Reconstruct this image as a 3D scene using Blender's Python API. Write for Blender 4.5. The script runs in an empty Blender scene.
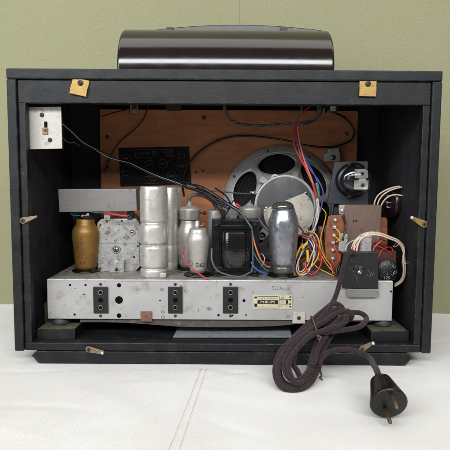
import bpy, bmesh, math, random
from mathutils import Vector, Matrix, noise as mnoise
random.seed(7)
R = math.radians
S = bpy.context.scene
C = S.collection

# ------------------------------------------------------------------ camera, light
F = 500.0                      # focal length in units of the 450 px frame
CAMY = -0.656; CAMZ = 0.2471
cam = bpy.data.cameras.new('camera'); cam.sensor_width = 36; cam.lens = 36*F/450
cam.clip_start = 0.01; cam.clip_end = 50
co = bpy.data.objects.new('camera', cam); C.objects.link(co)
co.location = (0, CAMY, CAMZ)
CROT = (Matrix.Rotation(R(85.0), 3, 'X') @ Matrix.Rotation(R(0.35), 3, 'Z'))
co.rotation_euler = CROT.to_euler()
S.camera = co
W = bpy.data.worlds.new('World'); S.world = W; W.use_nodes = True
bg = W.node_tree.nodes['Background']
bg.inputs[0].default_value = (0.93, 0.96, 1.0, 1); bg.inputs[1].default_value = 0.17
def area(name, loc, target, sx, sy, power, col):
    l = bpy.data.lights.new(name, 'AREA'); l.shape = 'RECTANGLE'; l.size = sx; l.size_y = sy
    l.energy = power; l.color = col
    o = bpy.data.objects.new(name, l); C.objects.link(o); o.location = loc
    o.rotation_euler = (Vector(target)-Vector(loc)).to_track_quat('-Z', 'Y').to_euler()
    return o
area('window_light', (-0.2, -1.5, 1.18), (-.2, .05, .12), 2.5, .36, 48, (0.97, 0.985, 1.0))
area('side_window_light', (-1.25, -1.05, .75), (0, .05, .1), .5, .9, 11, (0.86, 0.93, 1.0))
area('ceiling_light', (0, .0, 1.7), (0, -.05, 0), 2.6, .8, 14, (1.0, 0.97, 0.92))
S.view_settings.view_transform = 'Standard'; S.view_settings.look = 'None'
S.view_settings.exposure = 0.0; S.view_settings.gamma = 1
S.render.engine = 'CYCLES'
S.cycles.max_bounces = 8; S.cycles.use_denoising = True

# ------------------------------------------------------------------ pixel -> place
def ray(px, py):
    return CROT @ Vector(((px-225)/F, -(py-225)/F, -1))
def P(px, py, Y):
    d = ray(px, py); t = (Y-CAMY)/d.y
    return Vector((d.x*t, Y, CAMZ+d.z*t))
def PZ(px, py, z):
    d = ray(px, py); t = (z-CAMZ)/d.z
    return Vector((d.x*t, CAMY+d.y*t, z))
def PX(px, py, x):
    d = ray(px, py); t = x/d.x
    return Vector((x, CAMY+d.y*t, CAMZ+d.z*t))
def mpp(px, py, Y):            # metres per pixel there
    d = ray(px, py); return ((Y-CAMY)/d.y)/F

# ------------------------------------------------------------------ materials
def srgb(h):
    h = h.lstrip('#'); v = [int(h[i:i+2], 16)/255 for i in (0, 2, 4)]
    return tuple(c/12.92 if c <= .04045 else ((c+.055)/1.055)**2.4 for c in v)
def mat(name, hexcol, rough=.5, metal=0., var=.15, vscale=40, bump=0., bscale=900, dirt=(), coat=0.,
        rvar=.1, stretch=None, trans=0., spec=.5, sheen=0., detail=4):
    m = bpy.data.materials.new(name); m.use_nodes = True
    nt = m.node_tree; N = nt.nodes; L = nt.links
    b = N['Principled BSDF']
    tc = N.new('ShaderNodeTexCoord'); src = tc.outputs['Object']
    if stretch:
        mp = N.new('ShaderNodeMapping'); mp.inputs['Scale'].default_value = stretch
        L.new(src, mp.inputs['Vector']); ssrc = mp.outputs[0]
    else: ssrc = src
    col = srgb(hexcol)
    n1 = N.new('ShaderNodeTexNoise'); n1.inputs['Scale'].default_value = vscale
    n1.inputs['Detail'].default_value = detail; n1.inputs['Roughness'].default_value = .6
    L.new(ssrc, n1.inputs['Vector'])
    rp = N.new('ShaderNodeValToRGB'); rp.color_ramp.elements[0].position = .3; rp.color_ramp.elements[1].position = .7
    rp.color_ramp.elements[0].color = tuple(c*(1-var) for c in col)+(1,)
    rp.color_ramp.elements[1].color = tuple(min(1, c*(1+var)) for c in col)+(1,)
    L.new(n1.outputs[0], rp.inputs[0]); out = rp.outputs[0]
    for dcol, amount, dscale, sharp in dirt:
        nd = N.new('ShaderNodeTexNoise'); nd.inputs['Scale'].default_value = dscale
        nd.inputs['Detail'].default_value = 5; nd.inputs['Roughness'].default_value = .65
        L.new(src, nd.inputs['Vector'])
        rd = N.new('ShaderNodeMapRange'); rd.inputs[1].default_value = amount; rd.inputs[2].default_value = amount+sharp
        L.new(nd.outputs[0], rd.inputs[0])
        mx = N.new('ShaderNodeMix'); mx.data_type = 'RGBA'
        L.new(rd.outputs[0], mx.inputs[0]); L.new(out, mx.inputs[6])
        mx.inputs[7].default_value = srgb(dcol)+(1,); out = mx.outputs[2]
    L.new(out, b.inputs['Base Color'])
    nr = N.new('ShaderNodeTexNoise'); nr.inputs['Scale'].default_value = vscale*2.3; L.new(ssrc, nr.inputs['Vector'])
    mr = N.new('ShaderNodeMapRange'); mr.inputs[3].default_value = max(.03, rough-rvar); mr.inputs[4].default_value = min(1, rough+rvar)
    L.new(nr.outputs[0], mr.inputs[0]); L.new(mr.outputs[0], b.inputs['Roughness'])
    b.inputs['Metallic'].default_value = metal
    b.inputs['Coat Weight'].default_value = coat; b.inputs['Coat Roughness'].default_value = .08
    b.inputs['Transmission Weight'].default_value = trans
    b.inputs['Specular IOR Level'].default_value = spec
    b.inputs['Sheen Weight'].default_value = sheen
    if bump:
        nb = N.new('ShaderNodeTexNoise'); nb.inputs['Scale'].default_value = bscale; nb.inputs['Detail'].default_value = 3
        L.new(ssrc, nb.inputs['Vector'])
        bp = N.new('ShaderNodeBump'); bp.inputs['Strength'].default_value = bump; bp.inputs['Distance'].default_value = .001
        L.new(nb.outputs[0], bp.inputs['Height']); L.new(bp.outputs[0], b.inputs['Normal'])
    return m
M = {}
def D(k, *a, **kw): M[k] = mat(k, *a, **kw)
D('case_black', '#121315', rough=.5, var=.4, vscale=18, stretch=(1, 2.2, 2.2), bump=.13, bscale=190, rvar=.2,
  dirt=[('#212224', .5, 38, .25), ('#3a3a3a', .64, 120, .12), ('#5c554b', .715, 300, .03)], spec=.35)
def edge_wear(m, colour, radius=.0011):
    nt = m.node_tree; N = nt.nodes; L = nt.links; b = N['Principled BSDF']; src = b.inputs['Base Color'].links[0].from_socket
    bv = N.new('ShaderNodeBevel'); bv.samples = 4; bv.inputs['Radius'].default_value = radius
    g = N.new('ShaderNodeNewGeometry'); dt = N.new('ShaderNodeVectorMath'); dt.operation = 'DOT_PRODUCT'
    L.new(bv.outputs[0], dt.inputs[0]); L.new(g.outputs['Normal'], dt.inputs[1])
    tc = N.new('ShaderNodeTexCoord'); n = N.new('ShaderNodeTexNoise'); n.inputs['Scale'].default_value = 75; n.inputs['Detail'].default_value = 6
    n.inputs['Roughness'].default_value = .7; L.new(tc.outputs['Object'], n.inputs['Vector'])
    a = N.new('ShaderNodeMapRange'); a.inputs[1].default_value = .998; a.inputs[2].default_value = .93; L.new(dt.outputs['Value'], a.inputs[0])
    c = N.new('ShaderNodeMapRange'); c.inputs[1].default_value = .5; c.inputs[2].default_value = .6; L.new(n.outputs[0], c.inputs[0])
    ml = N.new('ShaderNodeMath'); ml.operation = 'MULTIPLY'; L.new(a.outputs[0], ml.inputs[0]); L.new(c.outputs[0], ml.inputs[1])
    mx = N.new('ShaderNodeMix'); mx.data_type = 'RGBA'; L.new(ml.outputs[0], mx.inputs[0]); L.new(src, mx.inputs[6]); mx.inputs[7].default_value = srgb(colour)+(1,)
    L.new(mx.outputs[2], b.inputs['Base Color'])
edge_wear(M['case_black'], '#4f473c', .0013)
D('case_inner', '#232326', rough=.6, var=.3, vscale=40, bump=.2, bscale=400, spec=.35, dirt=[('#34343a', .56, 30, .25), ('#4a4a4e', .68, 120, .06)])
D('case_dusty', '#55503f', rough=.9, var=.3, vscale=90, spec=.2, dirt=[('#1c1b1a', .52, 60, .2)])
D('plywood', '#a96b45', rough=.5, var=.16, vscale=20, stretch=(1, 1, 5), bump=.1, bscale=300,
  dirt=[('#7e4c33', .54, 22, .3), ('#bd8762', .62, 60, .2), ('#52301f', .68, 90, .08)], spec=.4)
D('bakelite_gloss', '#170d0a', rough=.15, var=.2, vscale=20, coat=.0, rvar=.05, spec=.7, bump=.03, bscale=40, dirt=[('#2f231e', .66, 160, .1)])
D('bakelite', '#110d0b', rough=.27, var=.2, vscale=60, rvar=.1, spec=.5, dirt=[('#2c241f', .66, 160, .1)])
D('maroon', '#1f1012', rough=.22, var=.2, vscale=60, rvar=.08)
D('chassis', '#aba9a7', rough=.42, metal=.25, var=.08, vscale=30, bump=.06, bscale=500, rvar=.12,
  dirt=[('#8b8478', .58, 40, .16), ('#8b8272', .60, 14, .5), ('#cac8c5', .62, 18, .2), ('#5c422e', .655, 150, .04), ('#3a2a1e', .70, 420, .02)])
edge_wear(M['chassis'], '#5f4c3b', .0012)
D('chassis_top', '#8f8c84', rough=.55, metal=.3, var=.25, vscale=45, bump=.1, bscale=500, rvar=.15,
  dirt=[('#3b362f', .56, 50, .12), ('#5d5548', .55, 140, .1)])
D('alu', '#d0ccc4', rough=.34, metal=.6, var=.08, vscale=60, bump=.12, bscale=300, rvar=.12,
  dirt=[('#9b9284', .56, 60, .15), ('#857a69', .62, 22, .2), ('#5d4c3a', .665, 190, .05)])
D('alu_shield', '#868380', rough=.42, metal=.4, var=.06, vscale=60, rvar=.08, stretch=(1, 1, 3), dirt=[('#6b6560', .58, 60, .15), ('#413c38', .7, 300, .04)])
D('cast_metal', '#a2a09c', rough=.5, metal=.35, var=.2, vscale=220, bump=.35, bscale=500,
  dirt=[('#6d6861', .53, 120, .12), ('#c8c6c2', .6, 160, .1), ('#3c372f', .66, 260, .06)])
D('tube_silver', '#b1ada6', rough=.42, metal=.5, var=.08, vscale=100, bump=.15, bscale=500,
  dirt=[('#857d70', .58, 110, .14), ('#4a4136', .675, 240, .05)])
D('tube_gold', '#86642f', rough=.45, metal=.45, var=.16, vscale=80, bump=.12, bscale=500,
  dirt=[('#553c18', .57, 90, .12), ('#9c7a44', .62, 60, .15), ('#33230f', .67, 200, .04)])
D('getter', '#93949b', rough=.3, metal=.75, var=.2, vscale=75, rvar=.14, coat=.5, bump=.22, bscale=220,
  dirt=[('#5d616c', .53, 65, .14), ('#a8935a', .645, 170, .03), ('#c4c5ca', .59, 120, .1)])
D('glass_smoked', '#55524e', rough=.12, metal=.4, var=.35, vscale=160, coat=1., rvar=.06,
  dirt=[('#a89a84', .6, 220, .1)])
D('glass_dark', '#2b2f36', rough=.08, metal=.5, var=.3, vscale=60, coat=1., rvar=.04)
D('mica', '#a9a79c', rough=.3, metal=.3, var=.15, vscale=150)
D('trafo_black', '#070708', spec=.35, rough=.3, var=.3, vscale=90, bump=.2, bscale=600, rvar=.14, dirt=[('#2f2d2a', .66, 220, .08)])
D('tape_black', '#060607', rough=.13, var=.3, vscale=60, bump=.2, bscale=120, stretch=(1, 1, 4), rvar=.06, spec=.8)
D('iron_dark', '#2d2e30', rough=.5, var=.25, vscale=90, metal=.3, dirt=[('#55504a', .64, 150, .1)])
D('plate_dark', '#35383c', rough=.42, var=.1, vscale=60, metal=.2, rvar=.08)
D('speaker_grey', '#a8a6a2', rough=.4, metal=.3, var=.1, vscale=50, rvar=.1, dirt=[('#85817b', .56, 60, .15), ('#d0cdc8', .62, 150, .1), ('#5e564c', .67, 200, .05)])
D('pot_grey', '#434446', rough=.5, metal=.1, var=.15, vscale=50, rvar=.1, dirt=[('#2c2b2b', .55, 70, .15), ('#6a6865', .64, 120, .08)])
D('speaker_cream', '#b5ada0', rough=.5, metal=.15, var=.12, vscale=80, dirt=[('#6f6353', .57, 110, .12), ('#cfcabd', .6, 70, .1)])
D('cone_paper', '#2b2827', rough=.9, var=.3, vscale=50, dirt=[('#3d3833', .55, 70, .2)])
D('brass', '#a48851', rough=.42, metal=.65, var=.1, vscale=120, bump=.08, bscale=400, dirt=[('#5e4a30', .6, 230, .1)])
D('brass_aged', '#8d7a64', rough=.5, metal=.5, var=.25, vscale=230, dirt=[('#4c3323', .55, 300, .1), ('#cbb9a0', .62, 300, .08)])
D('pin_brass', '#6d5a45', rough=.4, metal=.7, var=.25, vscale=200, dirt=[('#33271d', .56, 300, .12)])
D('screw_steel', '#8a8780', rough=.35, metal=.9, var=.25, vscale=400, dirt=[('#4a3a2c', .6, 400, .1)])
D('screw_bright', '#d2d2d0', rough=.3, metal=.8, var=.15, vscale=400)
D('rust_screw', '#4f3d33', rough=.6, metal=.4, var=.3, vscale=500)
D('white_plate', '#b9b4ab', rough=.5, metal=.1, var=.08, vscale=90, dirt=[('#6a5846', .62, 160, .09), ('#8f887d', .57, 90, .12)])
D('copper_tab', '#84604f', rough=.5, metal=.5, var=.2, vscale=250, dirt=[('#4d3226', .6, 250, .1)])
D('strip_black', '#101113', rough=.5, var=.3, vscale=200, dirt=[('#2c2a27', .62, 240, .08)])
D('hole_black', '#050505', rough=.8, var=.1, spec=.1)
D('socket_brass', '#7d705a', rough=.4, metal=.7, var=.25, vscale=300, dirt=[('#40362a', .55, 400, .1)])
D('paxolin', '#7f4a2d', rough=.45, var=.2, vscale=120, dirt=[('#4f2b1a', .56, 130, .14), ('#8f5b3c', .62, 90, .1)], coat=.2)
D('paxolin_dark', '#4c2a22', rough=.5, var=.2, vscale=120)
D('brown_box', '#6f5950', rough=.5, metal=.2, var=.12, vscale=60, stretch=(4, 1, 1), dirt=[('#51403a', .58, 60, .15), ('#8c786d', .66, 200, .08)])
D('label_cream', '#bdb498', rough=.5, var=.1, vscale=200, dirt=[('#8b8066', .58, 180, .1)])
D('ink_black', '#121212', rough=.5, var=.1)
D('ink_white', '#8a8a85', rough=.5, var=.25, vscale=700, dirt=[('#2a2a28', .52, 420, .1)])
D('ink_gold', '#86704e', rough=.5, var=.4, vscale=500, dirt=[('#2a2219', .55, 260, .12)])
D('ink_scribble', '#40403e', rough=.6, var=.2)
D('ink_engraved', '#4a3216', rough=.6, var=.2)
D('chart_black', '#0e0e0f', rough=.6, var=.3, vscale=60, dirt=[('#1d1815', .6, 90, .15)], spec=.2)
D('grey_sheet', '#a3a5ad', rough=.35, metal=.4, var=.15, vscale=60, stretch=(6, 1, 1), dirt=[('#6a6a70', .58, 70, .15)])
D('cardboard', '#4b4541', rough=.8, var=.25, vscale=90, stretch=(1, 4, 4), dirt=[('#6d645b', .58, 80, .12)])
D('rubber', '#36373b', rough=.6, var=.2, vscale=100)
D('braid_cord', '#2f2425', rough=.88, var=.35, vscale=500, bump=.5, bscale=1800, sheen=.12, spec=.15, dirt=[('#493a38', .58, 260, .15)])
D('braid_tie', '#5a4238', rough=.8, var=.2, vscale=500, bump=.5, bscale=1500)
D('braid_metal', '#6a6660', rough=.45, metal=.7, var=.4, vscale=900, bump=.8, bscale=1400)
for nm, hx in (('black', '#121213'), ('grey', '#474a50'), ('red', '#b3232b'), ('orange', '#c8653a'), ('white', '#b9b4ac'),
               ('purple', '#5a4a94'), ('blue', '#2b4aa8'), ('green', '#2f7a52'), ('yellow', '#c9a522'), ('cream', '#cdb9a2'),
               ('teal', '#24667a'), ('amber', '#c8862e'), ('crimson', '#9c2230'), ('silver', '#8d9296')):
    D('wire_'+nm, hx, rough=.42, var=.1, vscale=300, metal=.4 if nm == 'silver' else 0)

# cloth and wall
def cloth_mat():
    m = bpy.data.materials.new('terry_cloth'); m.use_nodes = True; nt = m.node_tree; N = nt.nodes; L = nt.links
    b = N['Principled BSDF']; tc = N.new('ShaderNodeTexCoord')
    n = N.new('ShaderNodeTexNoise'); n.inputs['Scale'].default_value = 5; n.inputs['Detail'].default_value = 6
    L.new(tc.outputs['Object'], n.inputs['Vector'])
    r = N.new('ShaderNodeValToRGB'); r.color_ramp.elements[0].position = .3; r.color_ramp.elements[1].position = .72
    r.color_ramp.elements[0].color = srgb('#cbc7c0')+(1,); r.color_ramp.elements[1].color = srgb('#dcdad7')+(1,)
    L.new(n.outputs[0], r.inputs[0])
    f = N.new('ShaderNodeTexNoise'); f.inputs['Scale'].default_value = 1000; f.inputs['Detail'].default_value = 2; f.inputs['Roughness'].default_value = .9
    L.new(tc.outputs['Object'], f.inputs['Vector'])
    mr = N.new('ShaderNodeMapRange'); mr.inputs[1].default_value = .3; mr.inputs[2].default_value = .7
    mr.inputs[3].default_value = .9; mr.inputs[4].default_value = 1.05
    L.new(f.outputs[0], mr.inputs[0])
    mx = N.new('ShaderNodeMix'); mx.data_type = 'RGBA'; mx.blend_type = 'MULTIPLY'; mx.inputs[0].default_value = 1  # hollows of the bump grain darkened: crevice shade put into the base colour
    L.new(r.outputs[0], mx.inputs[6]); L.new(mr.outputs[0], mx.inputs[7]); L.new(mx.outputs[2], b.inputs['Base Color'])
    b.inputs['Roughness'].default_value = .95; b.inputs['Sheen Weight'].default_value = .3; b.inputs['Specular IOR Level'].default_value = .1
    v = N.new('ShaderNodeTexVoronoi'); v.inputs['Scale'].default_value = 780; v.inputs['Randomness'].default_value = .8; mpc = N.new('ShaderNodeMapping'); mpc.inputs['Scale'].default_value = (1, .6, 1); mpc.inputs['Rotation'].default_value = (0, 0, -.35)
    L.new(tc.outputs['Object'], mpc.inputs['Vector']); L.new(mpc.outputs[0], v.inputs['Vector'])
    vm = N.new('ShaderNodeMath'); vm.operation = 'MULTIPLY'; vm.inputs[1].default_value = .25; L.new(v.outputs[0], vm.inputs[0])
    ad = N.new('ShaderNodeMath'); ad.operation = 'ADD'; L.new(vm.outputs[0], ad.inputs[0]); L.new(f.outputs[0], ad.inputs[1])
    bp = N.new('ShaderNodeBump'); bp.inputs['Strength'].default_value = .8; bp.inputs['Distance'].default_value = .0009
    L.new(ad.outputs[0], bp.inputs['Height']); L.new(bp.outputs[0], b.inputs['Normal'])
    return m
def wall_mat():
    m = bpy.data.materials.new('pebbled_wallpaper'); m.use_nodes = True; nt = m.node_tree; N = nt.nodes; L = nt.links
    b = N['Principled BSDF']; tc = N.new('ShaderNodeTexCoord')
    n = N.new('ShaderNodeTexNoise'); n.inputs['Scale'].default_value = 420; n.inputs['Detail'].default_value = 3; n.inputs['Roughness'].default_value = .7
    L.new(tc.outputs['Object'], n.inputs['Vector'])
    r = N.new('ShaderNodeValToRGB'); r.color_ramp.elements[0].position = .32; r.color_ramp.elements[1].position = .66
    r.color_ramp.elements[0].color = srgb('#898766')+(1,); r.color_ramp.elements[1].color = srgb('#959374')+(1,)
    L.new(n.outputs[0], r.inputs[0]); L.new(r.outputs[0], b.inputs['Base Color'])
    b.inputs['Roughness'].default_value = .7; b.inputs['Specular IOR Level'].default_value = .3
    v = N.new('ShaderNodeTexNoise'); v.inputs['Scale'].default_value = 500; v.inputs['Detail'].default_value = 2
    L.new(tc.outputs['Object'], v.inputs['Vector'])
    bp = N.new('ShaderNodeBump'); bp.inputs['Strength'].default_value = .4; bp.inputs['Distance'].default_value = .001
    L.new(v.outputs[0], bp.inputs['Height']); L.new(bp.outputs[0], b.inputs['Normal'])
    return m
M['cloth'] = cloth_mat(); M['wall'] = wall_mat()

# ------------------------------------------------------------------ mesh builder
def smooth_path(pts, n=6):
    pts = [Vector(p) for p in pts]
    if len(pts) < 3: return pts
    q = [pts[0]*2-pts[1]]+pts+[pts[-1]*2-pts[-2]]; out = []
    for i in range(1, len(q)-2):
        a, b, c, d = q[i-1:i+3]
        for k in range(n):
            t = k/n
            out.append(.5*((2*b)+(c-a)*t+(2*a-5*b+4*c-d)*t*t+(3*b-a-3*c+d)*t**3))
    out.append(pts[-1]); return out
class MB:
    def __init__(s): s.v = []; s.f = []; s.m = []; s.sm = []; s.mats = []
    def mi(s, k):
        if k not in s.mats: s.mats.append(k)
        return s.mats.index(k)
    def add(s, vs, fs, m, smooth=False):
        o = len(s.v); i = s.mi(m); s.v += [Vector(v) for v in vs]
        for f in fs: s.f.append(tuple(o+a for a in f)); s.m.append(i); s.sm.append(smooth)
        return s
    def box(s, a, b, m):
        x0, x1 = sorted((a[0], b[0])); y0, y1 = sorted((a[1], b[1])); z0, z1 = sorted((a[2], b[2]))
        vs = [(x0,y0,z0),(x1,y0,z0),(x1,y1,z0),(x0,y1,z0),(x0,y0,z1),(x1,y0,z1),(x1,y1,z1),(x0,y1,z1)]
        return s.add(vs, [(0,3,2,1),(4,5,6,7),(0,1,5,4),(1,2,6,5),(2,3,7,6),(3,0,4,7)], m)
    def prism(s, pts, vec, m, smooth=False):     # polygon of points + extrusion vector
        n = len(pts); pts = [Vector(p) for p in pts]; vec = Vector(vec)
        vs = pts+[p+vec for p in pts]
        fs = [tuple(range(n))[::-1], tuple(range(n, 2*n))]+[(i, (i+1) % n, n+(i+1) % n, n+i) for i in range(n)]
        return s.add(vs, fs, m, smooth)
    def ppx(s, pp, Y, depth, m):                 # polygon given in pixels at depth Y, extruded back
        return s.prism([P(x, y, Y) for x, y in pp], (0, depth, 0), m)
    def rect(s, x0, y0, x1, y1, Y, depth, m):    # upright box whose rear face fills that pixel box
        a = P((x0+x1)/2, y0, Y); b = P((x0+x1)/2, y1, Y); l = P(x0, (y0+y1)/2, Y); r = P(x1, (y0+y1)/2, Y)
        return s.box((l.x, Y, b.z), (r.x, Y+depth, a.z), m)
    def lathe(s, prof, o, ax, m, seg=40, cap=True):
        o = Vector(o); ax = Vector(ax).normalized()
        u = ax.orthogonal().normalized(); w = ax.cross(u); vs = []
        for r, h in prof:
            for k in range(seg):
                a = 2*math.pi*k/seg; vs.append(o+ax*h+(u*math.cos(a)+w*math.sin(a))*r)
        n = len(prof); fs = []
        for i in range(n-1):
            for k in range(seg):
                k2 = (k+1) % seg; fs.append((i*seg+k, i*seg+k2, (i+1)*seg+k2, (i+1)*seg+k))
        s.add(vs, fs, m, True)
        if cap:
            c0 = [vs[k] for k in range(seg)][::-1]; c1 = [vs[(n-1)*seg+k] for k in range(seg)]
            if prof[0][0] > 1e-5: s.add(c0, [tuple(range(seg))], m)
            if prof[-1][0] > 1e-5: s.add(c1, [tuple(range(seg))], m)
        return s
    def cyl(s, a, b, r, m, seg=20):
        a = Vector(a); b = Vector(b); L = (b-a).length; e = min(r*.18, L*.3)
        return s.lathe([(r-e, 0), (r, e), (r, L-e), (r-e, L)], a, b-a, m, seg)
    def tube(s, pts, r, m, seg=8, n=6):
        p = smooth_path(pts, n) if n else [Vector(q) for q in pts]
        t = (p[1]-p[0]).normalized(); u = t.orthogonal().normalized(); vs = []
        for i, c in enumerate(p):
            t2 = (p[min(i+1, len(p)-1)]-p[max(i-1, 0)])
            t2 = t2.normalized() if t2.length > 1e-9 else t
            u = (u-t2*u.dot(t2)).normalized(); w = t2.cross(u); t = t2
            rr = r(i/(len(p)-1)) if callable(r) else r
            for k in range(seg):
                a = 2*math.pi*k/seg; vs.append(c+(u*math.cos(a)+w*math.sin(a))*rr)
        fs = [(i*seg+k, i*seg+(k+1) % seg, (i+1)*seg+(k+1) % seg, (i+1)*seg+k) for i in range(len(p)-1) for k in range(seg)]
        fs += [tuple(range(seg))[::-1], tuple((len(p)-1)*seg+k for k in range(seg))]
        return s.add(vs, fs, m, True)
    def text(s, txt, centre, h, m, right=(1, 0, 0), up=(0, 0, 1), th=.0003, width=None, cyl=None, bold=0):
        cu = bpy.data.curves.new('t', 'FONT'); cu.body = txt; cu.align_x = 'CENTER'; cu.align_y = 'CENTER'
        cu.size = 1; cu.extrude = .0; cu.offset = bold; cu.resolution_u = 3
        o = bpy.data.objects.new('t', cu); C.objects.link(o)
        dg = bpy.context.evaluated_depsgraph_get(); me = bpy.data.meshes.new_from_object(o.evaluated_get(dg))
        bpy.data.objects.remove(o)
        if not me.vertices: return s
        xs = [v.co.x for v in me.vertices]; ys = [v.co.y for v in me.vertices]
        k = h/max(1e-6, max(ys)-min(ys)); kx = k if width is None else width/max(1e-6, max(xs)-min(xs))
        cx = (max(xs)+min(xs))/2; cy = (max(ys)+min(ys))/2
        right = Vector(right).normalized(); up = Vector(up).normalized(); c = Vector(centre); nrm = right.cross(up)
        vs = []
        for v in me.vertices:
            a = (v.co.x-cx)*kx; b = (v.co.y-cy)*k
            if cyl:      # (axis point, radius): wrap round an upright tube
                ang = a/cyl[1]; q = Vector(cyl[0]); base = c-q; a0 = math.atan2(base.x, -base.y)
                vs.append(Vector((q.x+math.sin(a0+ang)*(cyl[1]+th), q.y-math.cos(a0+ang)*(cyl[1]+th), c.z+b)))
            else: vs.append(c+right*a+up*b+nrm*th)
        s.add(vs, [tuple(p.vertices) for p in me.polygons], m); bpy.data.meshes.remove(me)
        return s
    def build(s, name, parent=None, bevel=0, label=None, seg=2):
        me = bpy.data.meshes.new(name); q = parent
        while q is not None and q.parent is not None: q = q.parent
        off = Vector(q.location) if q is not None else Vector()
        me.from_pydata([v-off for v in s.v], [], s.f)
        for k in s.mats: me.materials.append(M[k])
        me.polygons.foreach_set('material_index', s.m); me.polygons.foreach_set('use_smooth', s.sm)
        bm = bmesh.new(); bm.from_mesh(me); bmesh.ops.remove_doubles(bm, verts=bm.verts, dist=1e-7); bmesh.ops.recalc_face_normals(bm, faces=bm.faces); bm.to_mesh(me); bm.free()
        me.update()
        o = bpy.data.objects.new(name, me); C.objects.link(o)
        if parent: o.parent = parent
        if bevel:
            b = o.modifiers.new('bevel', 'BEVEL'); b.width = bevel; b.segments = seg; b.limit_method = 'ANGLE'; b.angle_limit = R(40)
            b.harden_normals = False
        if label: o['label'] = label
        return o
def thing(name, label, cat, loc=(0, 0, 0)):
    o = bpy.data.objects.new(name, None); C.objects.link(o); o.location = loc; o.empty_display_size = .02
    o['label'] = label; o['category'] = cat
    return o
def prof_px(cx, Y, pts):       # (py, halfwidth px) -> lathe profile about an upright axis; returns base point, profile
    out = []
    z0 = None
    for py, hw in pts:
        p = P(cx, py, Y)
        if z0 is None: z0 = p.z; base = p
        out.append((max(hw, .01)*mpp(cx, py, Y), p.z-z0))
    return base, out
def top_at(px, py):            # standing point on the chassis top
    return PZ(px, py, CH_TOP)
def screw(mb, p, r, m='screw_steel', d=(0, -1, 0), slot=True, ang=.6):
    p = Vector(p); d = Vector(d).normalized()
    mb.lathe([(r, 0), (r, r*.25), (r*.75, r*.5), (.00001, r*.6)], p, d, m, 16)
    if slot:
        u = d.orthogonal().normalized(); w = d.cross(u); a = u*math.cos(ang)+w*math.sin(ang); b = d.cross(a)
        c = p+d*r*.5
        mb.prism([c-a*r*.75-b*r*.12, c+a*r*.75-b*r*.12, c+a*r*.75+b*r*.12, c-a*r*.75+b*r*.12], d*r*.16, 'hole_black')
    return mb

# ------------------------------------------------------------------ setting: wall and cloth
wl = P(7, 305, .328); wr = P(440, 312, .274)
wy = lambda x: .3008-.0652*x
xs_ = P(239, 24, .3).x
mb = MB(); mb.prism([(-2.5, wy(-2.5)-.0007, -.2), (xs_, wy(xs_)-.0007, -.2), (xs_, wy(xs_)-.0007, 1.8), (-2.5, wy(-2.5)-.0007, 1.8)], (0, .1, 0), 'wall')
mb.prism([(xs_+.0002, wy(xs_), -.2), (2.5, wy(2.5), -.2), (2.5, wy(2.5), 1.8), (xs_+.0002, wy(xs_), 1.8)], (0, .1, 0), 'wall')
o = mb.build('wall'); o['kind'] = 'structure'

rw = random.Random(11)
WR = [(rw.uniform(-.42, .42), rw.uniform(-.3, .12), rw.uniform(-.5, .9), rw.uniform(.04, .13), rw.choice((-1, 1))*rw.uniform(.0006, .0017)) for _ in range(46)]
def cloth_z(x, y):
    v = mnoise.noise(Vector((x*7, y*7, 1.3)))*.0016+mnoise.noise(Vector((x*22, y*22, 4.3)))*.0009
    w = mnoise.noise(Vector((x*3+1.2, y*9+x*5, 7.7)))
    v += max(0, w)*.003+max(0, .35-abs(mnoise.noise(Vector((x*6-2, y*11+x*4, 2.2)))))*.003
    k = 1.0
    for (wx, wy_, an, ln, am) in WR:
        dx, dy = x-wx, y-wy_; u = dx*math.cos(an)+dy*math.sin(an); q = -dx*math.sin(an)+dy*math.cos(an)+.010*math.sin(u*22+wx*40)
        if abs(u) < ln: v += am*math.exp(-(q/.007)**2)*(1-(u/ln)**2)
    if -.27 < x < .27 and y > -.02: k = .15     # pressed flat under the radio
    return v*k-.0012
mb = MB(); nx, ny = 420, 300; X0, X1, Y0, Y1 = -.85, .85, -.62, .42
vs = [(X0+(X1-X0)*i/nx, Y0+(Y1-Y0)*j/ny, 0) for j in range(ny+1) for i in range(nx+1)]
vs = [(x, y, cloth_z(x, y)) for x, y, z in vs]
fs = [(j*(nx+1)+i, j*(nx+1)+i+1, (j+1)*(nx+1)+i+1, (j+1)*(nx+1)+i) for j in range(ny) for i in range(nx)]
mb.add(vs, fs, 'cloth', True)
cloth = mb.build('tablecloth'); cloth['kind'] = 'structure'
cloth['label'] = 'white terry cloth with red stitched hem spread under the radio'
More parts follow.
